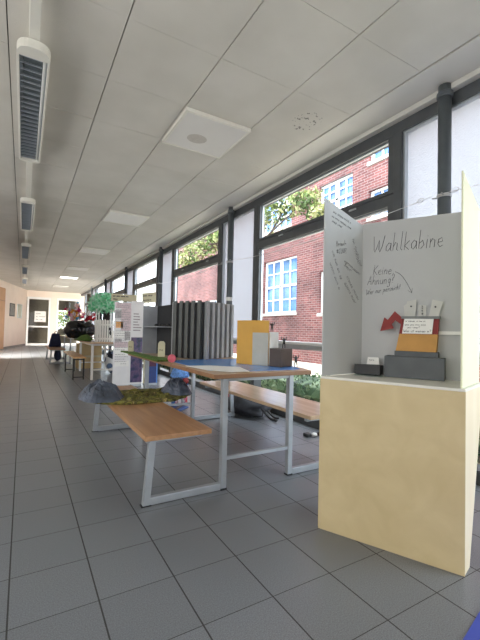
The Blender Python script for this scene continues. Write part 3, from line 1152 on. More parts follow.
# ================================================================== PICNIC TABLE UNITS
def picnic_table():
    r = thing('picnic_table', 'near wooden table joined to two benches by grey sled legs, covered with blue sheet', 'table', (1.45, 3.1, 0), group='tables with joined benches')
    t = MB()
    t.hexa([(1.04, 2.085), (1.83, 2.085), (1.90, 2.29), (1.90, 4.30), (1.04, 4.30)], .738, .768)
    t.mi = [0, 0] + [1] * 5
    t.build('tabletop', [WOODT, WOODE], r, bevel=.004)
    for x0, x1 in ((.622, 1.04), (1.84, 2.28)):
        s = MB()
        s.box(x0, x1, 2.10, 4.08, .400, .430)
        s.build('seat', WOOD if x0 < 1 else WOODT, r, bevel=.004)  # window-side seat coloured paler for the light it reflects
    for y in (2.19, 3.98):
        for x in (1.17, 1.715):
            MB().beam((x, y, 0), (x, y, .738), .04, .04).build('leg', STEEL, r, bevel=.004)
        for xa, xb, xl in ((.660, .690, 1.17), (2.245, 2.21, 1.715)):
            MB().beam((xa, y, .0), (xb, y, .40), .035, .042, (0, 1, 0)).build('bench_leg', STEEL, r, bevel=.003)
            sg = 1 if xa < xl else -1
            k = MB()
            k.beam((xa + sg * .02, y, .025), (xl - sg * .02, y, .025), .035, .045, (0, 1, 0))
            k.build('sled_bar', STEEL, r, bevel=.004)
            ar = MB()
            if xa < xl:
                ar.beam((.65, y, .385), (1.01, y, .385), .03, .03, (0, 1, 0))
            else:
                ar.beam((1.87, y, .385), (2.25, y, .385), .03, .03, (0, 1, 0))
            ar.build('seat_arm', STEEL, r, bevel=.002)
        MB().beam((1.19, y, .20), (1.695, y, .20), .025, .022, (0, 1, 0)).build('crossbar', STEEL, r)
        MB().beam((1.19, y, .722), (1.695, y, .722), .03, .03, (0, 1, 0)).build('apron', STEEL, r)
        for x in (1.17, 1.715):
            MB().box(x - .022, x + .022, y - .022, y + .022, 0, .012).build('foot', BLACK, r)
        for x in (.660, 2.245):
            MB().box(x - .03, x + .03, y - .02, y + .02, 0, .006).build('foot', BLACK, r)
    for x in (1.19, 1.695):
        MB().beam((x, 2.21, .722), (x, 3.96, .722), .025, .03, (1, 0, 0)).build('side_rail', STEEL, r)
    return r


pt = picnic_table()
p2 = copy_tree(pt)
p2.location = (1.47, 3.1 + 9.44, 0)
p2['label'] = 'far wooden table with joined benches, a navy backpack on its bench, near the end doors'

# blue sheet and papers on the near table
b = MB()
n = 12
poly = [(1.11, 3.08), (1.10, 2.30), (1.30, 2.17), (1.74, 2.16), (1.80, 2.18), (1.87, 2.34), (1.87, 3.12), (1.6, 3.2), (1.25, 3.18)]
b.hexa(poly[::-1] if False else poly, .7685, .7705)
single('blue_sheet', b, BLUE, 'glossy blue sheet lying on the near tabletop', 'sheet', (1.5, 2.6, .7685))
b = MB()
b.hexa([(1.06, 2.62), (1.09, 2.30), (1.19, 2.15), (1.33, 2.14), (1.42, 2.42), (1.25, 2.60)], .7712, .7725)
single('white_paper_sheet', b, PAPER, 'white paper lying on the blue sheet at the table corner', 'paper', (1.2, 2.35, .7712))


# landscape model on the left bench
lm = thing('landscape_model', 'model landscape of grey rocks and moss lying on the near bench', 'model', (.9, 3.35, .43))
bd = MB()
rnd = random.Random(9)
pts = []
for k in range(28):
    t = 2 * PI * k / 28
    pts.append((.93 + .47 * math.cos(t) * (1 + rnd.uniform(-.07, .07)), 3.33 + .33 * math.sin(t) * (1 + rnd.uniform(-.1, .1))))
bd.hexa(pts, .4305, .455)
bd.build('base_board', MOSS, lm, bevel=.006)
for c, rad, sd, lb in (((.595, 3.34, .452), (.185, .26, .140), 3, 'larger grey rock hump'), ((1.27, 3.34, .452), (.14, .2, .128), 8, 'smaller grey rock hump')):
    rk = MB()
    nu, nv = 34, 14
    for jj in range(nv + 1):
        for ii in range(nu):
            q_ = jj / nv
            ph = 2 * PI * ii / nu
            dd = Vector((math.cos(ph) * q_, math.sin(ph) * q_, 0))
            n1 = noise.noise(Vector((dd.x * 2.2 + sd, dd.y * 2.2, sd * 1.7)))
            n2 = abs(noise.noise(Vector((dd.x * 5 + sd, dd.y * 5, sd * .7))))
            n3 = noise.noise(Vector((dd.x * 13 + sd, dd.y * 13, sd)))
            edge = 1 + .18 * noise.noise(Vector((math.cos(ph) * 2, math.sin(ph) * 2, sd)))
            zz = (1 - q_ ** 2.2) * (1 + .35 * n1) - .45 * n2 * (1 - q_) + .10 * n3 * min(1, 4 * (1 - q_))
            rk.v.append(Vector(c) + Vector((dd.x * rad[0] * edge, dd.y * rad[1] * edge, max(0.003 * (q_ < 1), zz * rad[2]))))
    rk.f = [(a * nu + b_, (a + 1) * nu + b_, (a + 1) * nu + (b_ + 1) % nu, a * nu + (b_ + 1) % nu) for a in range(nv) for b_ in range(nu)]
    rk.f.append(tuple(nv * nu + k for k in range(nu - 1, -1, -1)))
    rk.mi = [0] * len(rk.f)
    tag(rk.build('rock', ROCK, lm), lb)
ms = MB()
for k in range(46):
    x, y = rnd.uniform(.62, 1.36), rnd.uniform(3.06, 3.55)
    if (x - .93) ** 2 / .2 + (y - 3.33) ** 2 / .08 > 1:
        continue
    ms.heap((x, y, .452), rnd.uniform(.03, .09), rnd.uniform(.03, .07), rnd.uniform(.008, .028), .4, 6, k, 10, power=2)
ms.build('moss', MOSS, lm)

# green felt mats with cream cards
g = MB()
g.hexa([(.975, 3.02), (1.16, 3.10), (1.10, 3.45), (1.09, 4.00), (1.10, 4.28), (.985, 4.42)], .7695, .784)
single('green_mat', g, GRASS, 'strip of green grass mat along the near table edge', 'mat', (1.04, 3.7, .7695), bevel=.004)


def card_stone(x, y, label, h, w):
    r = thing('cream_card_stand', label, 'card', (x, y, .784))
    prof = [(-w / 2, 0), (w / 2, 0), (w / 2, h * .86), (w * .28, h), (-w * .28, h), (-w / 2, h * .86)]
    d = Vector((.9, -.35, 0)).normalized()
    MB().plate((x, y, .7842), d, (0, 0, 1), prof, -.035).build('body', CREAM, r, bevel=.004)
    k = MB()
    write(k, 'nu', Vector((x, y, .784 + h * .38)) - d * w * .3 + Vector((-.35, -.9, 0)) * .0005, d, (0, 0, 1), w * .5, .0015)
    k.build('writing', INK, r)


card_stone(1.125, 3.375, 'cream card stand on the green mat before the shelf box', .145, .065)
card_stone(1.05, 4.22, 'cream card stand at the far end of the green mat', .12, .06)

single('pink_ball', MB().blob((1.063, 2.92, .8045), (.034, .034, .034), .02, 2, 1, 20, 14), PINK, 'pink ball at the left edge of the near tabletop', 'ball', (1.063, 2.92, .7705), smooth=True)

# open grey shelf box standing on the table
sh = thing('shelf_box', 'open grey cardboard shelf box standing behind the green mat', 'shelf box', (1.28, 3.85, .768))
m_in = GREY_CARD
MB().box(1.315, 1.325, 3.60, 4.12, .7685, 1.30).build('side_wall', mat('shaded_card', rgb(34, 35, 37), .8), sh)  # wall turned from the windows, its shade painted as near black
tag(MB().box(1.155, 1.325, 4.12, 4.132, .7685, 1.30).build('back_wall', mat('light_grey_card', rgb(150, 154, 160), .7, var=.06), sh), 'pale grey back wall')
MB().box(1.155, 1.315, 3.57, 4.12, 1.062, 1.070).build('shelf', mat('light_grey_card', rgb(150, 154, 160)), sh)
db = MB()
for k in range(4):
    db.blob((1.28 - .02 * k, 3.65 + .07 * k, 1.084), (.018, .022, .014), .5, 3, k, 8, 6)
single('dark_crumpled_scraps', db, BLACK, 'small dark crumpled scraps on the shelf of the grey box', 'scraps', (1.2, 3.7, 1.07))

# slatted grey screen
ang = math.atan2(.36, -.17)
A = Vector((1.444, 3.162))
dr = Vector((.48, .29)).normalized()
dl = Vector((-dr.y, dr.x))
dl = Vector((-.172, .358)).normalized()
sc = thing('slatted_screen', 'tall dark grey box screen of upright ribs on the near table', 'screen', (1.6, 3.4, .771))
LW, RW = .385, .55


def ribs(P0, d, length, n, out, depth, z0, z1, mt, duty=.55):
    for k in range(n):
        a = length * (k + (1 - duty) / 2) / n
        c = length * (k + (1 + duty) / 2) / n
        o_ = out * .0005
        p = [P0 + d * a + o_, P0 + d * c + o_, P0 + d * c + out * depth, P0 + d * a + out * depth]
        ar = sum(p[i].x * p[(i + 1) % 4].y - p[(i + 1) % 4].x * p[i].y for i in range(4))
        if ar < 0:
            p = p[::-1]
        MB().hexa([(w.x, w.y) for w in p], z0, z1).build('rib', mt, sc)


B_, C_ = A + dr * RW, A + dl * LW
D_ = A + dr * RW + dl * LW
core = MB()
core.hexa([(v.x, v.y) for v in (A, B_, D_, C_)], .771, 1.305)
core.build('core', mat('shaded_card', rgb(34, 35, 37), .8), sc)  # black core paints the shaded folds between the ribs
oL, oR = -Vector((-dl.y, dl.x)) * -1, Vector((dr.y, -dr.x))
oL = Vector((-abs(dl.y), dl.x if False else -abs(dl.x)))
RG, RD = mat('rib_lit', rgb(150, 152, 152), .7, var=.08), mat('rib_shaded', rgb(88, 90, 88), .75, var=.1)  # right ribs paler, left ribs darker: fall of light painted in
ribs(A, dr, RW, 6, oR, .030, .771, 1.315, RG, .5)
ribs(C_, dr, RW, 6, -oR, .030, .771, 1.315, RG, .5)
ribs(A, dl, LW, 5, oL, .016, .771, 1.32, RD, .5)
ribs(B_, dl, LW, 5, -oL, .016, .771, 1.32, RD, .5)

# winners' steps
ps_d = Vector((.09, -.11, 0)).normalized()


def step_box(name, label, P0, d, w, depth, z1, mt, band=None):
    """box on the table: near-left corner P0, front runs along d"""
    nrm = Vector((-d.y, d.x, 0))
    r = thing(name, label, 'box', (P0[0], P0[1], .7712))
    a = Vector((P0[0], P0[1], 0))
    q = [a, a + d * w, a + d * w + nrm * depth, a + nrm * depth]
    MB().hexa([(p.x, p.y) for p in q], .7712, z1).build('body', mt, r, bevel=.003)
    if band:
        f = a - nrm * .003
        q = [f + d * .004, f + d * (w - .004), a + d * (w - .004), a + d * .004]
        tag(MB().hexa([(p.x, p.y) for p in q], .7715, band[0]).build('front_panel', band[1], r), 'pale grey front panel')
    return r


yl = thing('plinth_box', 'tallest yellow box with pale grey front on the near table', 'box', (1.62, 2.6, .7712))
MB().hexa([(1.556, 2.715), (1.614, 2.562), (1.694, 2.442), (1.752, 2.535), (1.660, 2.765)], .7712, 1.132).build('body', YELLOW, yl, bevel=.002)
fp = [Vector((1.616, 2.559, 0)), Vector((1.692, 2.445, 0))]
fn = Vector((-.88, -.475, 0)) * .004
q = [fp[0] + fn, fp[1] + fn, fp[1] - fn * .0, fp[0] - fn * .0]
tag(MB().hexa([(p.x, p.y) for p in q], .7715, 1.033).build('front_panel', PALEGREY, yl), 'pale grey front panel')
bd_ = Vector((.937, .35, 0))
step_box('plinth_box', 'middle glossy white box between the yellow and the brown box', (1.704, 2.434), bd_, .115, .085, 1.04, GLOSSW)
step_box('plinth_box', 'lowest dark brown box at the table end', (1.722, 2.312), Vector((.937, .35, 0)), .165, .110, .912, BROWN)


def figurine(x, y, z, h, label, lean, seed):
    """little clay figure with raised arms, one skinned surface"""
    me = bpy.data.meshes.new('clay_figurine')
    k = h
    V = [(0, 0, .46), (0, 0, .62), (0, 0, .72), (0, 0, .84), (0, 0, .93),
         (-.07, 0, .42), (-.09, -.02, .22), (-.10, 0, .03), (.07, 0, .42), (.09, -.02, .22), (.10, 0, .03),
         (-.13, 0, .70), (-.24, -.02, .82), (-.20, -.03, 1.0), (.13, 0, .70), (.24, -.02, .82), (.20, -.03, 1.0), (-.11, -.09, .02), (.11, -.09, .02)]
    R = [.085, .08, .09, .05, .085, .06, .05, .04, .06, .05, .04, .05, .04, .035, .05, .04, .035, .035, .035]
    E_ = [(0, 1), (1, 2), (2, 3), (3, 4), (0, 5), (5, 6), (6, 7), (0, 8), (8, 9), (9, 10), (2, 11), (11, 12), (12, 13), (2, 14), (14, 15), (15, 16), (7, 17), (10, 18)]
    rot = Matrix.Rotation(math.radians(-38), 3, 'Z')
    me.from_pydata([tuple(rot @ Vector((p[0] * k, p[1] * k, p[2] * k))) for p in V], E_, [])
    o = bpy.data.objects.new('clay_figurine', me)
    COL.objects.link(o)
    o.location = (x, y, z)
    o.rotation_euler = (0, 0, lean)
    me.materials.append(BLACK)
    md = o.modifiers.new('skin', 'SKIN')
    for i, rr in enumerate(R):
        me.skin_vertices[0].data[i].radius = (rr * k, rr * k)
        me.skin_vertices[0].data[i].use_root = (i == 0)
    o.modifiers.new('sub', 'SUBSURF').levels = 1
    o.modifiers['sub'].render_levels = 1
    for pl in me.polygons:
        pl.use_smooth = True
    tag(o, label, 'figurine', 'clay figurines on the steps')


figurine(1.745, 2.475, 1.041, .082, 'small black clay figurine with raised arms standing on the white box', .1, 1)
figurine(1.80, 2.385, .913, .094, 'small black clay figurine with raised arms standing on the brown box', -.1, 2)
figurine(1.872, 2.32, .7706, .098, 'small black clay figurine with raised arms standing on the tabletop', .1, 3)

# ================================================================== POLLING BOOTH
FL, FR = Vector((1.399, 1.522, 0)), Vector((1.690, .915, 0))
s3 = Vector((math.cos(math.radians(3)), math.sin(math.radians(3)), 0))
s17 = Vector((math.cos(math.radians(16)), math.sin(math.radians(16)), 0))
s20 = Vector((math.cos(math.radians(20)), math.sin(math.radians(20)), 0))
BL, BR = FL + s3 * .33, FR + s20 * .33
UB = (BR - BL).normalized()
UF = (FR - FL).normalized()
NF = Vector((-UF.y, UF.x, 0))          # inwards
Z = Vector((0, 0, 1))
ZS = .81
bo = thing('polling_booth', 'plywood stand with white three sided board reading Wahlkabine', 'booth', (1.7, 1.25, 0))
MB().plate(FL, UF, Z, [(0, 0), ((FR - FL).length, 0), ((FR - FL).length, .797), (0, .797)], -.014).build('front_panel', PLY, bo, bevel=.002)
sp = MB()
a0 = FR + NF * .015
sp.plate(a0, s17, Z, [(0, 0), (.08, 0), (.34, .797), (0, .797)], -.012)
tag(sp.build('side_panel', mat_wood('lit_plywood', rgb(222, 206, 172), rgb(232, 218, 190), 'Z', .5, 8), bo), 'plywood side panel coloured as lit')  # same plywood as the front, paler colour stands for window light
sp = MB()
sp.plate(FL + NF * .016 + UF * .002, s3, Z, [(0, 0), (.32, 0), (.32, .797), (0, .797)], -.012)
sp.build('side_panel', PLY, bo)
MB().plate(BL + UB * .02 - NF * .02, UB, Z, [(0, 0), (.53, 0), (.53, .797), (0, .797)], -.012).build('rear_panel', PLY, bo)
top = [FL - NF * .002, FR - NF * .002, FR + s17 * .345, FL + s3 * .345]
MB().hexa([(p.x, p.y) for p in top], .797, ZS).build('shelf', mat('white_shelf', rgb(226, 224, 214), .35, var=.03), bo, bevel=.002)
wl = FL + NF * .012
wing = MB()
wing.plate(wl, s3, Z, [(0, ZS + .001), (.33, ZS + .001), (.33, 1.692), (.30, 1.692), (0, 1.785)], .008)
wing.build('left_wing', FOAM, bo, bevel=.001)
wr0 = FR + NF * .012 - UF * .014
wing = MB()
wing.plate(wr0, s17, Z, [(0, ZS + .001), (.33, ZS + .001), (.33, 1.695), (0, 1.792)], -.008)
wing.build('right_wing', mat('lit_foam_board', rgb(226, 228, 196), .6, var=.02), bo, bevel=.001)  # opaque foam board, yellow-green light painted into its colour
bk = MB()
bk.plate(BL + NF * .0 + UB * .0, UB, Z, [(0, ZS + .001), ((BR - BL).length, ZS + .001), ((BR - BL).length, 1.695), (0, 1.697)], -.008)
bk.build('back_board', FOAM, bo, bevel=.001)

# handwriting on the back board
NB = Vector((UB.y, -UB.x, 0))          # towards the viewer
ink = MB()


def on_back(u, z):
    return BL + UB * u + Z * z + NB * .0012


write(ink, 'Wahlkabine', on_back(.058, 1.520), UB, Vector((UB.x * .0, UB.y * .0, 1)) , .098, .0014, .10, .012, 5, .37)
write(ink, 'Keine', on_back(.062, 1.388), UB, Z, .056, .0010, .15, .02, 6, .105)
write(ink, 'Ahnung?', on_back(.032, 1.330), UB + Z * .04, Z, .052, .0010, .15, .02, 7, .150)
write(ink, 'Wer nur persnicht', on_back(.024, 1.272), UB + Z * .14, Z, .034, .0008, .2, .03, 8, .19)
ink.tube(smooth_path([on_back(.184, 1.400), on_back(.215, 1.380), on_back(.245, 1.335), on_back(.272, 1.278)], 5), .0009, 4)
ink.tube([on_back(.252, 1.290), on_back(.272, 1.276), on_back(.274, 1.302)], .0009, 4)
tag(ink.build('writing', INK, bo), 'black handwriting on the back board')

ink = MB()
NL = Vector((s3.y, -s3.x, 0))


def on_left(u, z):
    return wl + s3 * u + Z * z + NL * .0092


lines = [(.060, 1.716, .211, 1.678, scribble(17, 1)), (.053, 1.690, .211, 1.645, scribble(19, 2)), (.054, 1.662, .135, 1.640, scribble(8, 3)),
         (.092, 1.532, .175, 1.548, 'Brauch'), (.096, 1.487, .18, 1.505, '#CDU?'),
         (.222, 1.59, .303, 1.437, scribble(13, 4)), (.235, 1.535, .285, 1.44, scribble(6, 5)),
         (.156, 1.452, .295, 1.385, scribble(12, 6)), (.155, 1.424, .225, 1.395, '#' + scribble(3, 7) + '?'),
         (.055, 1.50, .130, 1.345, scribble(14, 8)), (.038, 1.43, .118, 1.285, scribble(12, 9)),
         (.178, 1.365, .280, 1.234, scribble(13, 10)), (.160, 1.328, .254, 1.215, scribble(10, 11))]
for i, (u0, z0, u1, z1, tx) in enumerate(lines):
    d = s3 * (u1 - u0) + Z * (z1 - z0)
    ln = d.length
    wdt = sum(G[c][0] + .06 for c in tx)
    v = d.normalized().cross(NL) * -1
    v = NL.cross(d.normalized())
    if v.z < 0:
        v = -v
    write(ink, tx, on_left(u0, z0), d, v, ln / wdt, .0006, .1, .03, 20 + i)
tag(ink.build('writing', INK, bo), 'black handwritten notes on the left wing')
MB().beam(on_back(.30, 1.056) + NB * .008, on_back(.555, 1.058) + NB * .008, .014, .018, NB).build('rail', WHITE, bo)

# things standing in the booth
UG = Vector((.4566, -.8897, 0))
NG = Vector((-UG.y, UG.x, 0))          # away from the viewer
G0 = Vector((1.734, 1.376, 0)) - NG * .012


def gp(u, w=0.0):
    p = G0 + UG * u + NG * w
    return (p.x, p.y)


bx = thing('ballot_box', 'grey and orange ballot box with red arm and white sheet in the booth', 'ballot box', (1.82, 1.27, ZS))
MB().hexa([gp(0), gp(.292), gp(.292, .125), gp(0, .125)], ZS + .001, .926).build('base', GREY_CARD, bx, bevel=.003)
MB().hexa([gp(.05, .012), gp(.262, .012), gp(.262, .115), gp(.05, .115)], .9265, .955).build('step', GREY_CARD, bx, bevel=.002)
zb0, zb1, zb2 = .9555, 1.048, 1.130


def taper(mb, z0, z1, e=0.0):
    def f(z):
        t = (z - zb0) / (zb2 - zb0)
        return .055 + .028 * t - e, .252 + .010 * t + e, .018 + .022 * t - e
    (l0, r0, w0), (l1, r1, w1) = f(z0), f(z1)
    vs = [(*gp(l0, w0), z0), (*gp(r0, w0), z0), (*gp(r0, .105 + e), z0), (*gp(l0, .105 + e), z0),
          (*gp(l1, w1), z1), (*gp(r1, w1), z1), (*gp(r1, .105 + e), z1), (*gp(l1, .105 + e), z1)]
    return mb.add(vs, [(3, 2, 1, 0), (4, 5, 6, 7), (0, 1, 5, 4), (1, 2, 6, 5), (2, 3, 7, 6), (3, 0, 4, 7)])


tag(taper(MB(), zb0, zb1).build('lower_band', ORANGE, bx), 'orange lower band')
tag(taper(MB(), zb1 + .0003, zb2, .0005).build('upper_band', RED, bx), 'dark red upper band')
MB().hexa([gp(.08, .03), gp(.268, .03), gp(.268, .11), gp(.08, .11)], zb2 + .0003, 1.144).build('lid', mat('lid_grey', rgb(120, 124, 124), .6), bx)
ar = MB()
arp = [(.087, 1.134), (.046, 1.172), (.010, 1.124), (-.008, 1.138), (-.030, 1.060), (.042, 1.078), (.031, 1.100), (.050, 1.122), (.085, 1.095)]
ar.plate(Vector((*gp(0, .036), 0)), UG, Z, arp, .006)
tag(ar.build('arm', RED, bx), 'red bent arrow arm')
st = MB()
sO = Vector((*gp(0, .0125), 0))
su = UG
sv = (Z * .082 + NG * .0115).normalized()
sO2 = Vector((*gp(.086, .026), 1.050)) - NG * .002
st.plate(sO2, UG, sv, [(0, 0), (.145, 0), (.152, .082), (.010, .084)], .0012)
tag(st.build('notice_sheet', PAPER, bx), 'white handwritten sheet')
k = MB()
off = -NG * .0012
write(k, scribble(18, 21), sO2 + UG * .014 + sv * .064 + off, UG, sv, .0115, .0008, .1, .02, 30)
write(k, scribble(16, 22), sO2 + UG * .012 + sv * .044 + off, UG, sv, .0125, .0008, .1, .02, 31)
write(k, scribble(9, 23) + '?', sO2 + UG * .024 + sv * .029 + off, UG, sv, .0125, .0008, .1, .02, 32)
write(k, 'Was ist ' + scribble(7, 24) + '?', sO2 + UG * .006 + sv * .008 + off, UG, sv, .0150, .001, .1, .02, 33)
k.build('writing', INK, bx)
cO = Vector((*gp(0, .075), 0))
for poly, dx in (([(.108, 1.1442), (.145, 1.1442), (.150, 1.238), (.102, 1.228), (.100, 1.19)], 0), ([(.160, 1.1442), (.198, 1.1442), (.198, 1.205), (.160, 1.210)], .004),
                 ([(.212, 1.1442), (.258, 1.1442), (.278, 1.222), (.228, 1.235)], -.006), ([(.088, 1.1442), (.112, 1.1442), (.104, 1.22), (.084, 1.205)], .01)):
    MB().plate(cO + NG * dx, UG, Z, poly, .0015).build('voting_card', mat('card_paper', rgb(200, 200, 194), .7, var=.03), bx)
dt = MB()
for u, z in ((.124, 1.20), (.243, 1.195)):
    dt.plate(cO - NG * .009, UG, Z, [(u + .005 * math.cos(t * PI / 5), z + .005 * math.sin(t * PI / 5)) for t in range(10)], .0008)
dt.plate(cO - NG * .003, UG, Z, [(.176, 1.155), (.182, 1.155), (.182, 1.163), (.176, 1.163)], .0008)
for z in (1.172, 1.185, 1.196):
    dt.plate(cO - NG * .003, UG, Z, [(.177, z), (.181, z), (.180, z + .008), (.176, z + .008)], .0008)
dt.build('dot', INK, bx)

K0 = Vector((1.622, 1.488, 0)) - NG * .0
q0 = Vector((1.631, 1.498, 0))
ac = MB()
pl = [q0 - UG * .03 - NG * .03, q0 + UG * .17 - NG * .03, q0 + UG * .17 + NG * .10, q0 - UG * .02 + NG * .10]
pl = [q0 + UG * .002 - NG * .024, q0 + UG * .150 - NG * .024, q0 + UG * .150 + NG * .076, q0 + UG * .002 + NG * .074]
ac.hexa([(p.x, p.y) for p in pl], ZS + .0005, ZS + .006)
single('acrylic_sheet', ac, ACRYL, 'clear acrylic sheet under the small black box in the booth', 'sheet', (q0.x, q0.y, ZS + .0005))
kb = thing('small_black_box', 'small black open box holding a white card in the booth', 'box', (q0.x, q0.y, ZS + .0065))
pl = [q0, q0 + UG * .140, q0 + UG * .140 + NG * .075, q0 + NG * .075]
MB().hexa([(p.x, p.y) for p in pl], ZS + .0065, .868).build('body', BLACK, kb, bevel=.003)
rim = MB()
rim.plate(q0 + NG * .0, UG, Z, [(0, .868), (.14, .868), (.14, .876), (0, .872)], -.006)
rim.build('rim', BLACK, kb)
tag(MB().plate(q0 + NG * .05, UG, Z, [(.055, .8685), (.125, .8685), (.120, .912), (.062, .912)], .0015).build('name_card', PAPER, kb), 'white folded card')
k = MB()
write(k, scribble(4, 25), q0 + NG * .0485 + UG * .07 + Z * .892, UG, Z, .013, .0007)
k.build('writing', INK, kb)

# blue mat in the corner of the picture
bm = MB()
c0, c1 = Vector((1.326, .727, 0)), Vector((1.555, .778, 0))
e = (c1 - c0).normalized()
pr = Vector((e.y, -e.x, 0))
q = [c0 - e * .06, c0 - e * .06 + pr * .9, c0 + e * 1.0 + pr * .9, c0 + e * 1.0]
bm.hexa([(p.x, p.y) for p in q], .0005, .008)
single('blue_floor_mat', bm, MATBLUE, 'blue mat lying on the floor in the near right corner', 'mat', (1.8, .5, .0005), bevel=.002)

# things on the floor by the window
bp = thing('dark_backpack', 'dark crumpled backpack lying on the floor under the window bench', 'backpack', (2.42, 4.1, 0))
MB().blob((2.46, 4.06, .11), (.20, .40, .125), .35, 1.6, 4, 26, 16, flat_z=.003).build('body', mat('charcoal_fabric', rgb(44, 46, 52), .7, var=.2, scale=15), bp, smooth=True)
MB().blob((2.40, 4.36, .13), (.07, .05, .07), .3, 2, 5, 14, 10, flat_z=.004).build('pocket', RED, bp, smooth=True)
s = MB()
s.tube(smooth_path([(2.38, 3.92, .17), (2.46, 3.74, .15), (2.54, 3.62, .03), (2.56, 3.50, .02)], 6), .016, 6)
s.tube(smooth_path([(2.50, 3.95, .17), (2.56, 3.76, .12), (2.64, 3.68, .02), (2.66, 3.60, .015)], 6), .014, 6)
s.build('strap', BLACK, bp, smooth=True)
pa = thing('power_adapter', 'small black adapter with pale plugs on the floor beside the booth', 'adapter', (2.55, 2.87, 0))
MB().box(2.47, 2.53, 2.86, 2.93, 0.0005, .035).build('body', BLACK, pa, bevel=.008)
MB().blob((2.56, 2.86, .022), (.032, .028, .02), .1, 2, 2, 12, 8, flat_z=.001).build('plug', WHITE, pa, smooth=True)
MB().blob((2.625, 2.85, .022), (.028, .03, .021), .2, 2, 3, 12, 8, flat_z=.001).build('plug', BLACK, pa, smooth=True)
MB().tube(smooth_path([(2.53, 2.9, .015), (2.56, 2.93, .008), (2.62, 2.91, .008), (2.68, 2.95, .008)], 5), .006, 6).build('cord', BLACK, pa, smooth=True)
bc = MB()
cl = [(1.60, 4.50), (1.74, 4.47), (1.95, 4.66), (1.93, 4.84), (1.78, 4.86), (1.63, 4.68)]
bc.hexa(cl, .0005, .012)
bc.hexa([(1.66, 4.54), (1.72, 4.52), (1.92, 4.76), (1.88, 4.8)], .0125, .02, 1)
bc.hexa([(1.63, 4.60), (1.66, 4.60), (1.82, 4.82), (1.79, 4.83)], .0125, .02, 1)
single('striped_blue_cloth', bc, [mat('denim_blue', rgb(84, 112, 168), .8), BLACK], 'blue cloth with black stripes on the floor behind the rocks', 'cloth', (1.78, 4.66, .0005))

# ================================================================== POSTER DISPLAY (middle distance)
def standing_poster(name, label, x0, x1, y, z1, mt, extra=None):
    r = thing(name, label, 'poster', ((x0 + x1) / 2, y, 0))
    MB().box(x0, x1, y, y + .012, .03, z1).build('panel', mt, r)
    ft = MB()
    ft.box(x0 + .02, x1 - .02, y - .06, y + .10, 0, .03)
    ft.build('foot', ALU, r, bevel=.004)
    return r


po = standing_poster('standing_poster', 'tall pale printed poster with text blocks and an orange picture', 1.395, 1.70, 6.83, 1.51, mat('poster_white', rgb(226, 224, 222), .3, var=.04, scale=6))
rp_ = random.Random(12)
x0, y = 1.395, 6.829
pc = MB()
for (a, b_, c, d, mi) in ((.01, .12, 1.22, 1.36, 1), (.12, .295, 1.00, 1.40, 0), (.02, .29, 1.40, 1.50, 0), (.19, .29, .83, .98, 1), (.02, .19, .86, 1.0, 3), (.03, .16, 1.05, 1.16, 2), (.015, .29, .70, .80, 0), (.015, .29, .55, .69, 3), (.02, .14, .80, .85, 1), (.03, .28, .36, .46, 3)):
    pc.box(x0 + a, x0 + b_, y - .0012, y, c, d, mi)
pc.build('printed_picture', [mat('print_mauve', rgb(208, 188, 190), .5, var=.18, scale=26), mat('print_grey', rgb(165, 162, 160), .5, var=.3, scale=30), mat('print_orange', rgb(232, 170, 96), .5, var=.2, scale=20), mat('print_pale', rgb(236, 234, 228), .5, var=.04)], po)
tx = MB()
for r_ in range(26):
    z = .40 + r_ * .042
    xa = x0 + .03 + (.10 if r_ % 5 == 0 else 0)
    xe = x0 + rp_.uniform(.2, .285)
    while xa < xe:
        wv = rp_.uniform(.012, .04)
        tx.box(xa, min(xa + wv, xe), y - .002, y - .0012, z, z + .009)
        xa += wv + .010
tx.build('printed_text', mat('print_ink', rgb(160, 152, 150), .6), po)
po = standing_poster('standing_poster', 'narrow printed poster, pale above and dark galaxy below', 1.705, 1.93, 6.86, 1.545, mat('poster_white', rgb(226, 224, 222)))
MB().box(1.712, 1.923, 6.857, 6.86, .06, .88).build('printed_picture', GALAXY, po)
tx = MB()
for r_ in range(7):
    tx.box(1.74, 1.74 + rp_.uniform(.08, .16), 6.858, 6.86, 1.0 + .05 * r_, 1.02 + .05 * r_)
tx.build('printed_text', mat('print_ink', rgb(120, 112, 112)), po)
standing_poster('standing_poster', 'plain beige board strip between the dark posters', 1.95, 2.02, 6.86, 1.0, CREAM)
po = standing_poster('standing_poster', 'navy and maroon poster with a bright blue edge', 2.03, 2.22, 6.86, 1.1, mat('poster_navy', rgb(36, 58, 118), .35, var=.15))
MB().box(2.035, 2.19, 6.857, 6.86, .34, .52).build('printed_picture', mat('maroon_print', rgb(84, 34, 62), .4, var=.2), po)
MB().box(2.195, 2.22, 6.855, 6.86, .03, 1.1).build('edge_strip', mat('bright_blue', rgb(96, 140, 210), .4), po)


def card_sign(label, O, u, v, w, h, words, mt):
    r = thing('cardboard_sign', label, 'sign', O, group='cardboard signs above the posters')
    O, u, v = Vector(O), Vector(u).normalized(), Vector(v).normalized()
    MB().plate(O, u, v, [(0, 0), (w, 0), (w * 1.02, h), (.02 * w, h * .96)], -.008).build('board', mt, r)
    st_ = MB()
    st_.beam(O + u * w * .5 - u.cross(v) * .018 + v * .05, (O.x + w * .5, O.y + .02 + w * .06, .002), .02, .012, (1, 0, 0))
    st_.build('stick', CREAM, r)
    k = MB()
    nrm = u.cross(v)
    for i, t in enumerate(words):
        wd = sum(G[c][0] + .06 for c in t)
        write(k, t, O + u * w * .08 + v * (h * (.62 - .42 * i)) + nrm * .001, u, v, min(h * .26, w * .84 / wd), .004, .1, .02, i)
    k.build('writing', INK, r)


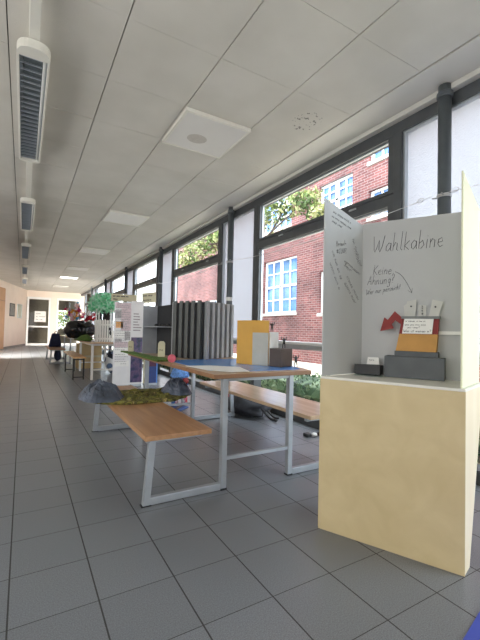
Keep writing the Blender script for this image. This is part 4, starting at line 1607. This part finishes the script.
card_sign('wide beige cardboard sign above the pale poster', (1.36, 7.00, 1.535), (1, 0, .01), (0, 0, 1), .46, .13, [scribble(16, 26), scribble(6, 27)], CREAM)
card_sign('tilted beige cardboard sign above the shelf box', (1.93, 7.00, 1.52), (1, 0, .14), (-.05, 0, 1), .27, .20, [scribble(6, 28), scribble(7, 29)], CREAM)

# papier-mache doll behind the table
dl_ = thing('paper_doll', 'colourful papier mache doll in blue and white behind the rocks', 'doll', (1.85, 4.75, 0))
d = MB()
d.blob((1.85, 4.75, .29), (.12, .09, .14), .2, 2, 7, 18, 12)
d.tube([(1.80, 4.75, .22), (1.78, 4.75, .03)], [.06, .04], 8)
d.tube([(1.90, 4.75, .22), (1.93, 4.75, .03)], [.06, .04], 8)
d.build('body', DOLLP, dl_, smooth=True)
sh_ = MB()
sh_.lathe((1.85, 4.75, .40), [(.115, 0), (.13, .02), (.10, .10), (.05, .17), (.03, .19)], 16)
sh_.build('shirt', mat('doll_blue', rgb(96, 140, 200), .7, var=.4, scale=40), dl_, smooth=True)
MB().blob((1.89, 4.66, .36), (.05, .05, .05), .05, 2, 3, 14, 10).build('ball', RED, dl_, smooth=True)
hdm = MB().blob((1.85, 4.75, .635), (.05, .05, .055), .05, 2, 5, 16, 10)
hdm.build('head', PINK, dl_, smooth=True)

# ================================================================== FARTHER TABLE WITH GARDEN MODELS
t3 = thing('work_table', 'plain white legged table under the green paper tree', 'table', (1.5, 8.7, 0))
MB().box(1.10, 2.0, 7.78, 10.0, .722, .752).build('tabletop', WOODT, t3, bevel=.004)
for x in (1.21, 1.78):
    for y in (7.88, 9.62):
        MB().beam((x, y, 0), (x, y, .722), .045, .045).build('leg', WHITE, t3, bevel=.003)
for y in (7.88, 9.62):
    MB().beam((1.23, y, .20), (1.76, y, .20), .025, .025, (0, 1, 0)).build('crossbar', WHITE, t3)
    MB().beam((1.23, y, .70), (1.76, y, .70), .03, .04, (0, 1, 0)).build('apron', WHITE, t3)
for x in (1.21, 1.78):
    MB().beam((x, 7.9, .70), (x, 9.6, .70), .03, .04).build('side_rail', WHITE, t3)

gt = thing('paper_tree', 'tree with ruffled mint green crepe paper crown on the farther table', 'paper tree', (1.50, 8.45, .752))
tr = MB()
rr = random.Random(3)
for k in range(7):
    a = 2 * PI * k / 7
    tr.tube([(1.50 + .09 * math.cos(a), 8.45 + .09 * math.sin(a), .753), (1.50 + .11 * math.cos(a + .2), 8.45 + .11 * math.sin(a + .2), 1.45)], .03, 7)
tr.build('trunk', mat('dark_card', rgb(54, 48, 46), .8, var=.3), gt)
cr = MB()
cr.blob((1.50, 8.45, 1.59), (.22, .22, .15), .25, 3, 5, 26, 16)
cr.leaves((1.50, 8.45, 1.57), (.31, .31, .235), 1500, .055, 5, .6)
for k in range(60):
    a = rr.uniform(0, 6.28)
    p = Vector((1.50 + .25 * math.cos(a), 8.45 + .25 * math.sin(a), 1.47))
    cr.leaves(p, (.06, .06, .09), 6, .05, k, .2)
cr.build('crown', CREPE, gt)

fc = thing('picket_fence_box', 'white card picket fence box under the green paper tree', 'fence', (1.48, 8.2, .752))
fb = MB()
for k in range(8):
    x = 1.30 + k * .049
    fb.box(x, x + .026, 8.02, 8.028, .753, 1.20 + .015 * (k % 2))
    fb.box(x, x + .026, 8.22, 8.228, .753, 1.20)
for y in (8.012, 8.228):
    fb.box(1.295, 1.67, y, y + .008, .80, .83)
    fb.box(1.295, 1.67, y, y + .008, 1.09, 1.12)
for x in (1.292, 1.668):
    for k in range(4):
        fb.box(x, x + .006, 8.03 + k * .05, 8.055 + k * .05, .753, 1.20)
fb.build('pickets', WHITE, fc)
tl = MB()
for k, x in enumerate((1.31, 1.36, 1.60, 1.65)):
    tl.box(x, x + .022, 8.232, 8.24, .9, 1.44 - .03 * (k % 2))
tl.build('tall_pickets', WHITE, fc)
fg = MB()
fg.blob((1.56, 8.015, 1.02), (.02, .004, .035), .2, 2, 1, 10, 8)
fg.blob((1.57, 8.015, .94), (.022, .004, .05), .2, 2, 2, 10, 8)
fg.build('silhouette_cutout', BLACK, fc)

gm = MB()
gm.hexa([(1.12, 8.45), (1.26, 8.4), (1.34, 8.9), (1.30, 9.72), (1.12, 9.74), (1.03, 9.4), (1.02, 8.7)], .7525, .775)
single('green_mat', gm, GRASS, 'dark green grass mat under the black bin bag', 'mat', (1.15, 9, .7525), bevel=.008)
hp = MB()
hp.heap((1.17, 8.62, .7755), .15, .30, .11, .3, 3, 4, 18, power=2)
single('green_cloth', hp, GRASS, 'bunched green cloth in front of the black bin bag', 'cloth', (1.17, 8.62, .7755))
bb = thing('bin_bag', 'shiny black stuffed bin bag lying on the farther table', 'bag', (1.18, 9.45, .776))
bgm = MB()
bgm.blob((1.05, 9.5, .985), (.24, .23, .20), .20, 1.6, 3, 30, 20)
bgm.blob((1.29, 9.5, .98), (.22, .21, .19), .2, 1.7, 6, 30, 20)
for v_ in bgm.v:
    v_.z = max(v_.z, .7765)
bgm.build('sack', BAGB, bb, smooth=True)
MB().tube(smooth_path([(1.17, 9.4, 1.05), (1.19, 9.34, 1.10), (1.16, 9.3, 1.16)], 5), [.04 + .004 * i for i in range(11)], 8).build('knot', BAGB, bb, smooth=True)
fl = thing('flower_bouquet', 'bouquet of colourful paper flowers behind the bin bag', 'flowers', (1.08, 9.86, .7525))
vb = MB()
vb.lathe((1.08, 9.86, .7525), [(.07, 0), (.09, .2), (.06, .34), (.08, .40)], 14)
vb.build('vase', GLOSSW, fl, smooth=True)
ff = MB()
rr = random.Random(8)
for k in range(46):
    c = Vector((1.08 + rr.gauss(0, .08), 9.84 + rr.gauss(0, .07), 1.35 + rr.gauss(0, .075)))
    ff.leaves(c, (.05, .05, .05), 14, .045, 300 + k, .3)
ff.leaves((1.14, 9.84, 1.55), (.05, .05, .12), 60, .05, 77, .2)
ff.build('flower_heads', FLOWER, fl)
rf = thing('red_flowers', 'small bunch of red paper flowers right of the bouquet', 'flowers', (1.47, 9.86, .7525))
ff = MB()
for k in range(12):
    ff.leaves((1.44 + rr.gauss(0, .04), 9.84 + rr.gauss(0, .04), 1.27 + rr.gauss(0, .035)), (.04, .04, .04), 14, .04, 500 + k, .3)
ff.build('flower_heads', REDFL, rf)
MB().tube([(1.47, 9.86, .7535), (1.45, 9.84, 1.25)], .02, 6).build('stem', BARK, rf)

# beer bench
bbn = thing('folding_bench', 'narrow orange brown folding bench with black legs before the white legged table', 'bench', (.98, 8.9, 0))
MB().box(.86, 1.10, 7.85, 9.95, .432, .458).build('seat', mat_wood('orange_pine', rgb(206, 158, 104), rgb(222, 176, 120), 'Y', .4), bbn, bevel=.004)
for y in (8.02, 9.55):
    for x in (.885, 1.075):
        MB().beam((x, y, 0), (x, y, .43), .028, .028).build('leg', BLACK, bbn)
    b = MB()
    b.beam((.90, y, .40), (1.06, y, .40), .025, .025, (0, 1, 0))
    b.beam((.90, y, .05), (1.06, y, .05), .02, .02, (0, 1, 0))
    b.build('crossbar', BLACK, bbn)
    MB().tube([(.98, y, .39), (.98, y + (.45 if y < 9 else -.45), .425)], .010, 6).build('brace', BLACK, bbn)

# box, bags and backpack around
cbx = thing('cardboard_box', 'open tan cardboard box on the floor behind the white legged table', 'box', (1.5, 10.3, 0))
MB().box(1.22, 1.78, 10.1, 10.6, .001, .62).build('body', CARD, cbx, bevel=.004)
fpp = MB()
fpp.plate((1.22, 10.1, .621), (1, 0, 0), (0, -.6, .35), [(0, 0), (.56, 0), (.54, .16), (.02, .16)], -.004)
fpp.build('flap', CARD, cbx)
MB().box(1.22, 1.78, 10.098, 10.1, .28, .33).build('packing_tape', CREAM, cbx)
ub = thing('patterned_bag', 'blue and white patterned bag on the floor by the tall poster', 'bag', (1.78, 8.9, 0))
d = MB()
d.blob((1.82, 8.95, .27), (.16, .13, .27), .25, 2, 5, 20, 14, flat_z=.002)
d.build('body', multi('bag_print', [rgb(52, 66, 100), rgb(214, 214, 212), rgb(90, 110, 140), rgb(30, 34, 50)], 9, .6, 'VORONOI'), ub, smooth=True)
MB().tube(smooth_path([(1.74, 8.9, .5), (1.76, 8.88, .62), (1.86, 8.88, .62), (1.9, 8.9, .5)], 6), .012, 6).build('handle', NAVY, ub, smooth=True)
nb = thing('navy_backpack', 'dark navy backpack standing on the far bench', 'backpack', (.86, 12.6, .43))
d = MB()
vs = [(.68, 12.48, .4305), (1.03, 12.48, .4305), (1.03, 12.72, .4305), (.68, 12.72, .4305), (.76, 12.50, .85), (.98, 12.50, .83), (.97, 12.66, .83), (.77, 12.66, .85)]
d.add(vs, [(3, 2, 1, 0), (4, 5, 6, 7), (0, 1, 5, 4), (1, 2, 6, 5), (2, 3, 7, 6), (3, 0, 4, 7)])
d.build('body', NAVY, nb, bevel=.04, segs=3)
d = MB()
d.add([(.74, 12.44, .46), (.97, 12.44, .46), (.97, 12.485, .46), (.74, 12.485, .46), (.78, 12.455, .64), (.94, 12.455, .64), (.94, 12.49, .64), (.78, 12.49, .64)], [(3, 2, 1, 0), (4, 5, 6, 7), (0, 1, 5, 4), (1, 2, 6, 5), (2, 3, 7, 6), (3, 0, 4, 7)])
d.build('pocket', NAVY, nb, bevel=.01)
d = MB().tube(smooth_path([(.84, 12.6, .84), (.85, 12.58, .89), (.90, 12.58, .89), (.91, 12.6, .83)], 5), .010, 6)
d.build('handle', BLACK, nb)
nb2 = thing('navy_bag', 'dark navy bag on the floor under the far bench', 'bag', (.94, 12.6, 0))
MB().blob((.94, 12.6, .18), (.10, .16, .18), .15, 2, 9, 18, 12, flat_z=.002).build('body', NAVY, nb2, smooth=True)
MB().tube(smooth_path([(.90, 12.55, .33), (.92, 12.5, .385), (.97, 12.5, .385), (.99, 12.55, .33)], 5), .01, 6).build('handle', BLACK, nb2, smooth=True)

# pictures on the slanting wall, notice on the door
def wall_picture(s0, w, z0, z1, label, mt):
    p = ob0 + ou * s0 + on * .003
    r = thing('framed_picture', label, 'picture', (p.x, p.y, z0), group='framed pictures on the slanting wall')
    f = MB()
    e_ = .035
    for a, b_, c, d_ in ((0, w, z0, z0 + e_), (0, w, z1 - e_, z1), (0, e_, z0 + e_, z1 - e_), (w - e_, w, z0 + e_, z1 - e_)):
        f.plate((p.x, p.y, 0), ou, Z, [(a, c), (b_, c), (b_, d_), (a, d_)], .02)
    f.build('frame', ALU if 'pale' in label else DKGREY, r)
    MB().plate((p.x, p.y, 0), ou, Z, [(e_, z0 + e_), (w - e_, z0 + e_), (w - e_, z1 - e_), (e_, z1 - e_)], .008).build('print', mt, r)


def s_of(y):
    return (y - ob0.y) / ou.y


wall_picture(s_of(19.95), .78, 1.48, 2.08, 'dark framed picture on the slanting wall left of the other', multi('dark_print', [rgb(70, 68, 66), rgb(120, 118, 112), rgb(96, 92, 90)], 6, .4, 'NOISE'))
wall_picture(s_of(21.15), .85, 1.42, 2.12, 'pale framed picture on the slanting wall beside the glass door', multi('pale_print', [rgb(206, 206, 196), rgb(170, 180, 160), rgb(222, 220, 210)], 5, .4, 'NOISE'))
nt_ = thing('door_notice', 'white paper notice taped to the glass of the end door', 'notice', (.80, YE - .0, 1.25))
MB().box(.52, 1.06, YE + .004, YE + .008, 1.28, 1.86).build('sheet', PAPER, nt_)
k = MB()
for i, t in enumerate((scribble(5, 30), scribble(9, 31), scribble(6, 32))):
    write(k, t, (.58, YE + .003, 1.70 - .16 * i), (1, 0, 0), (0, 0, 1), .10, .004, .1, .02, i)
k.build('writing', INK, nt_)
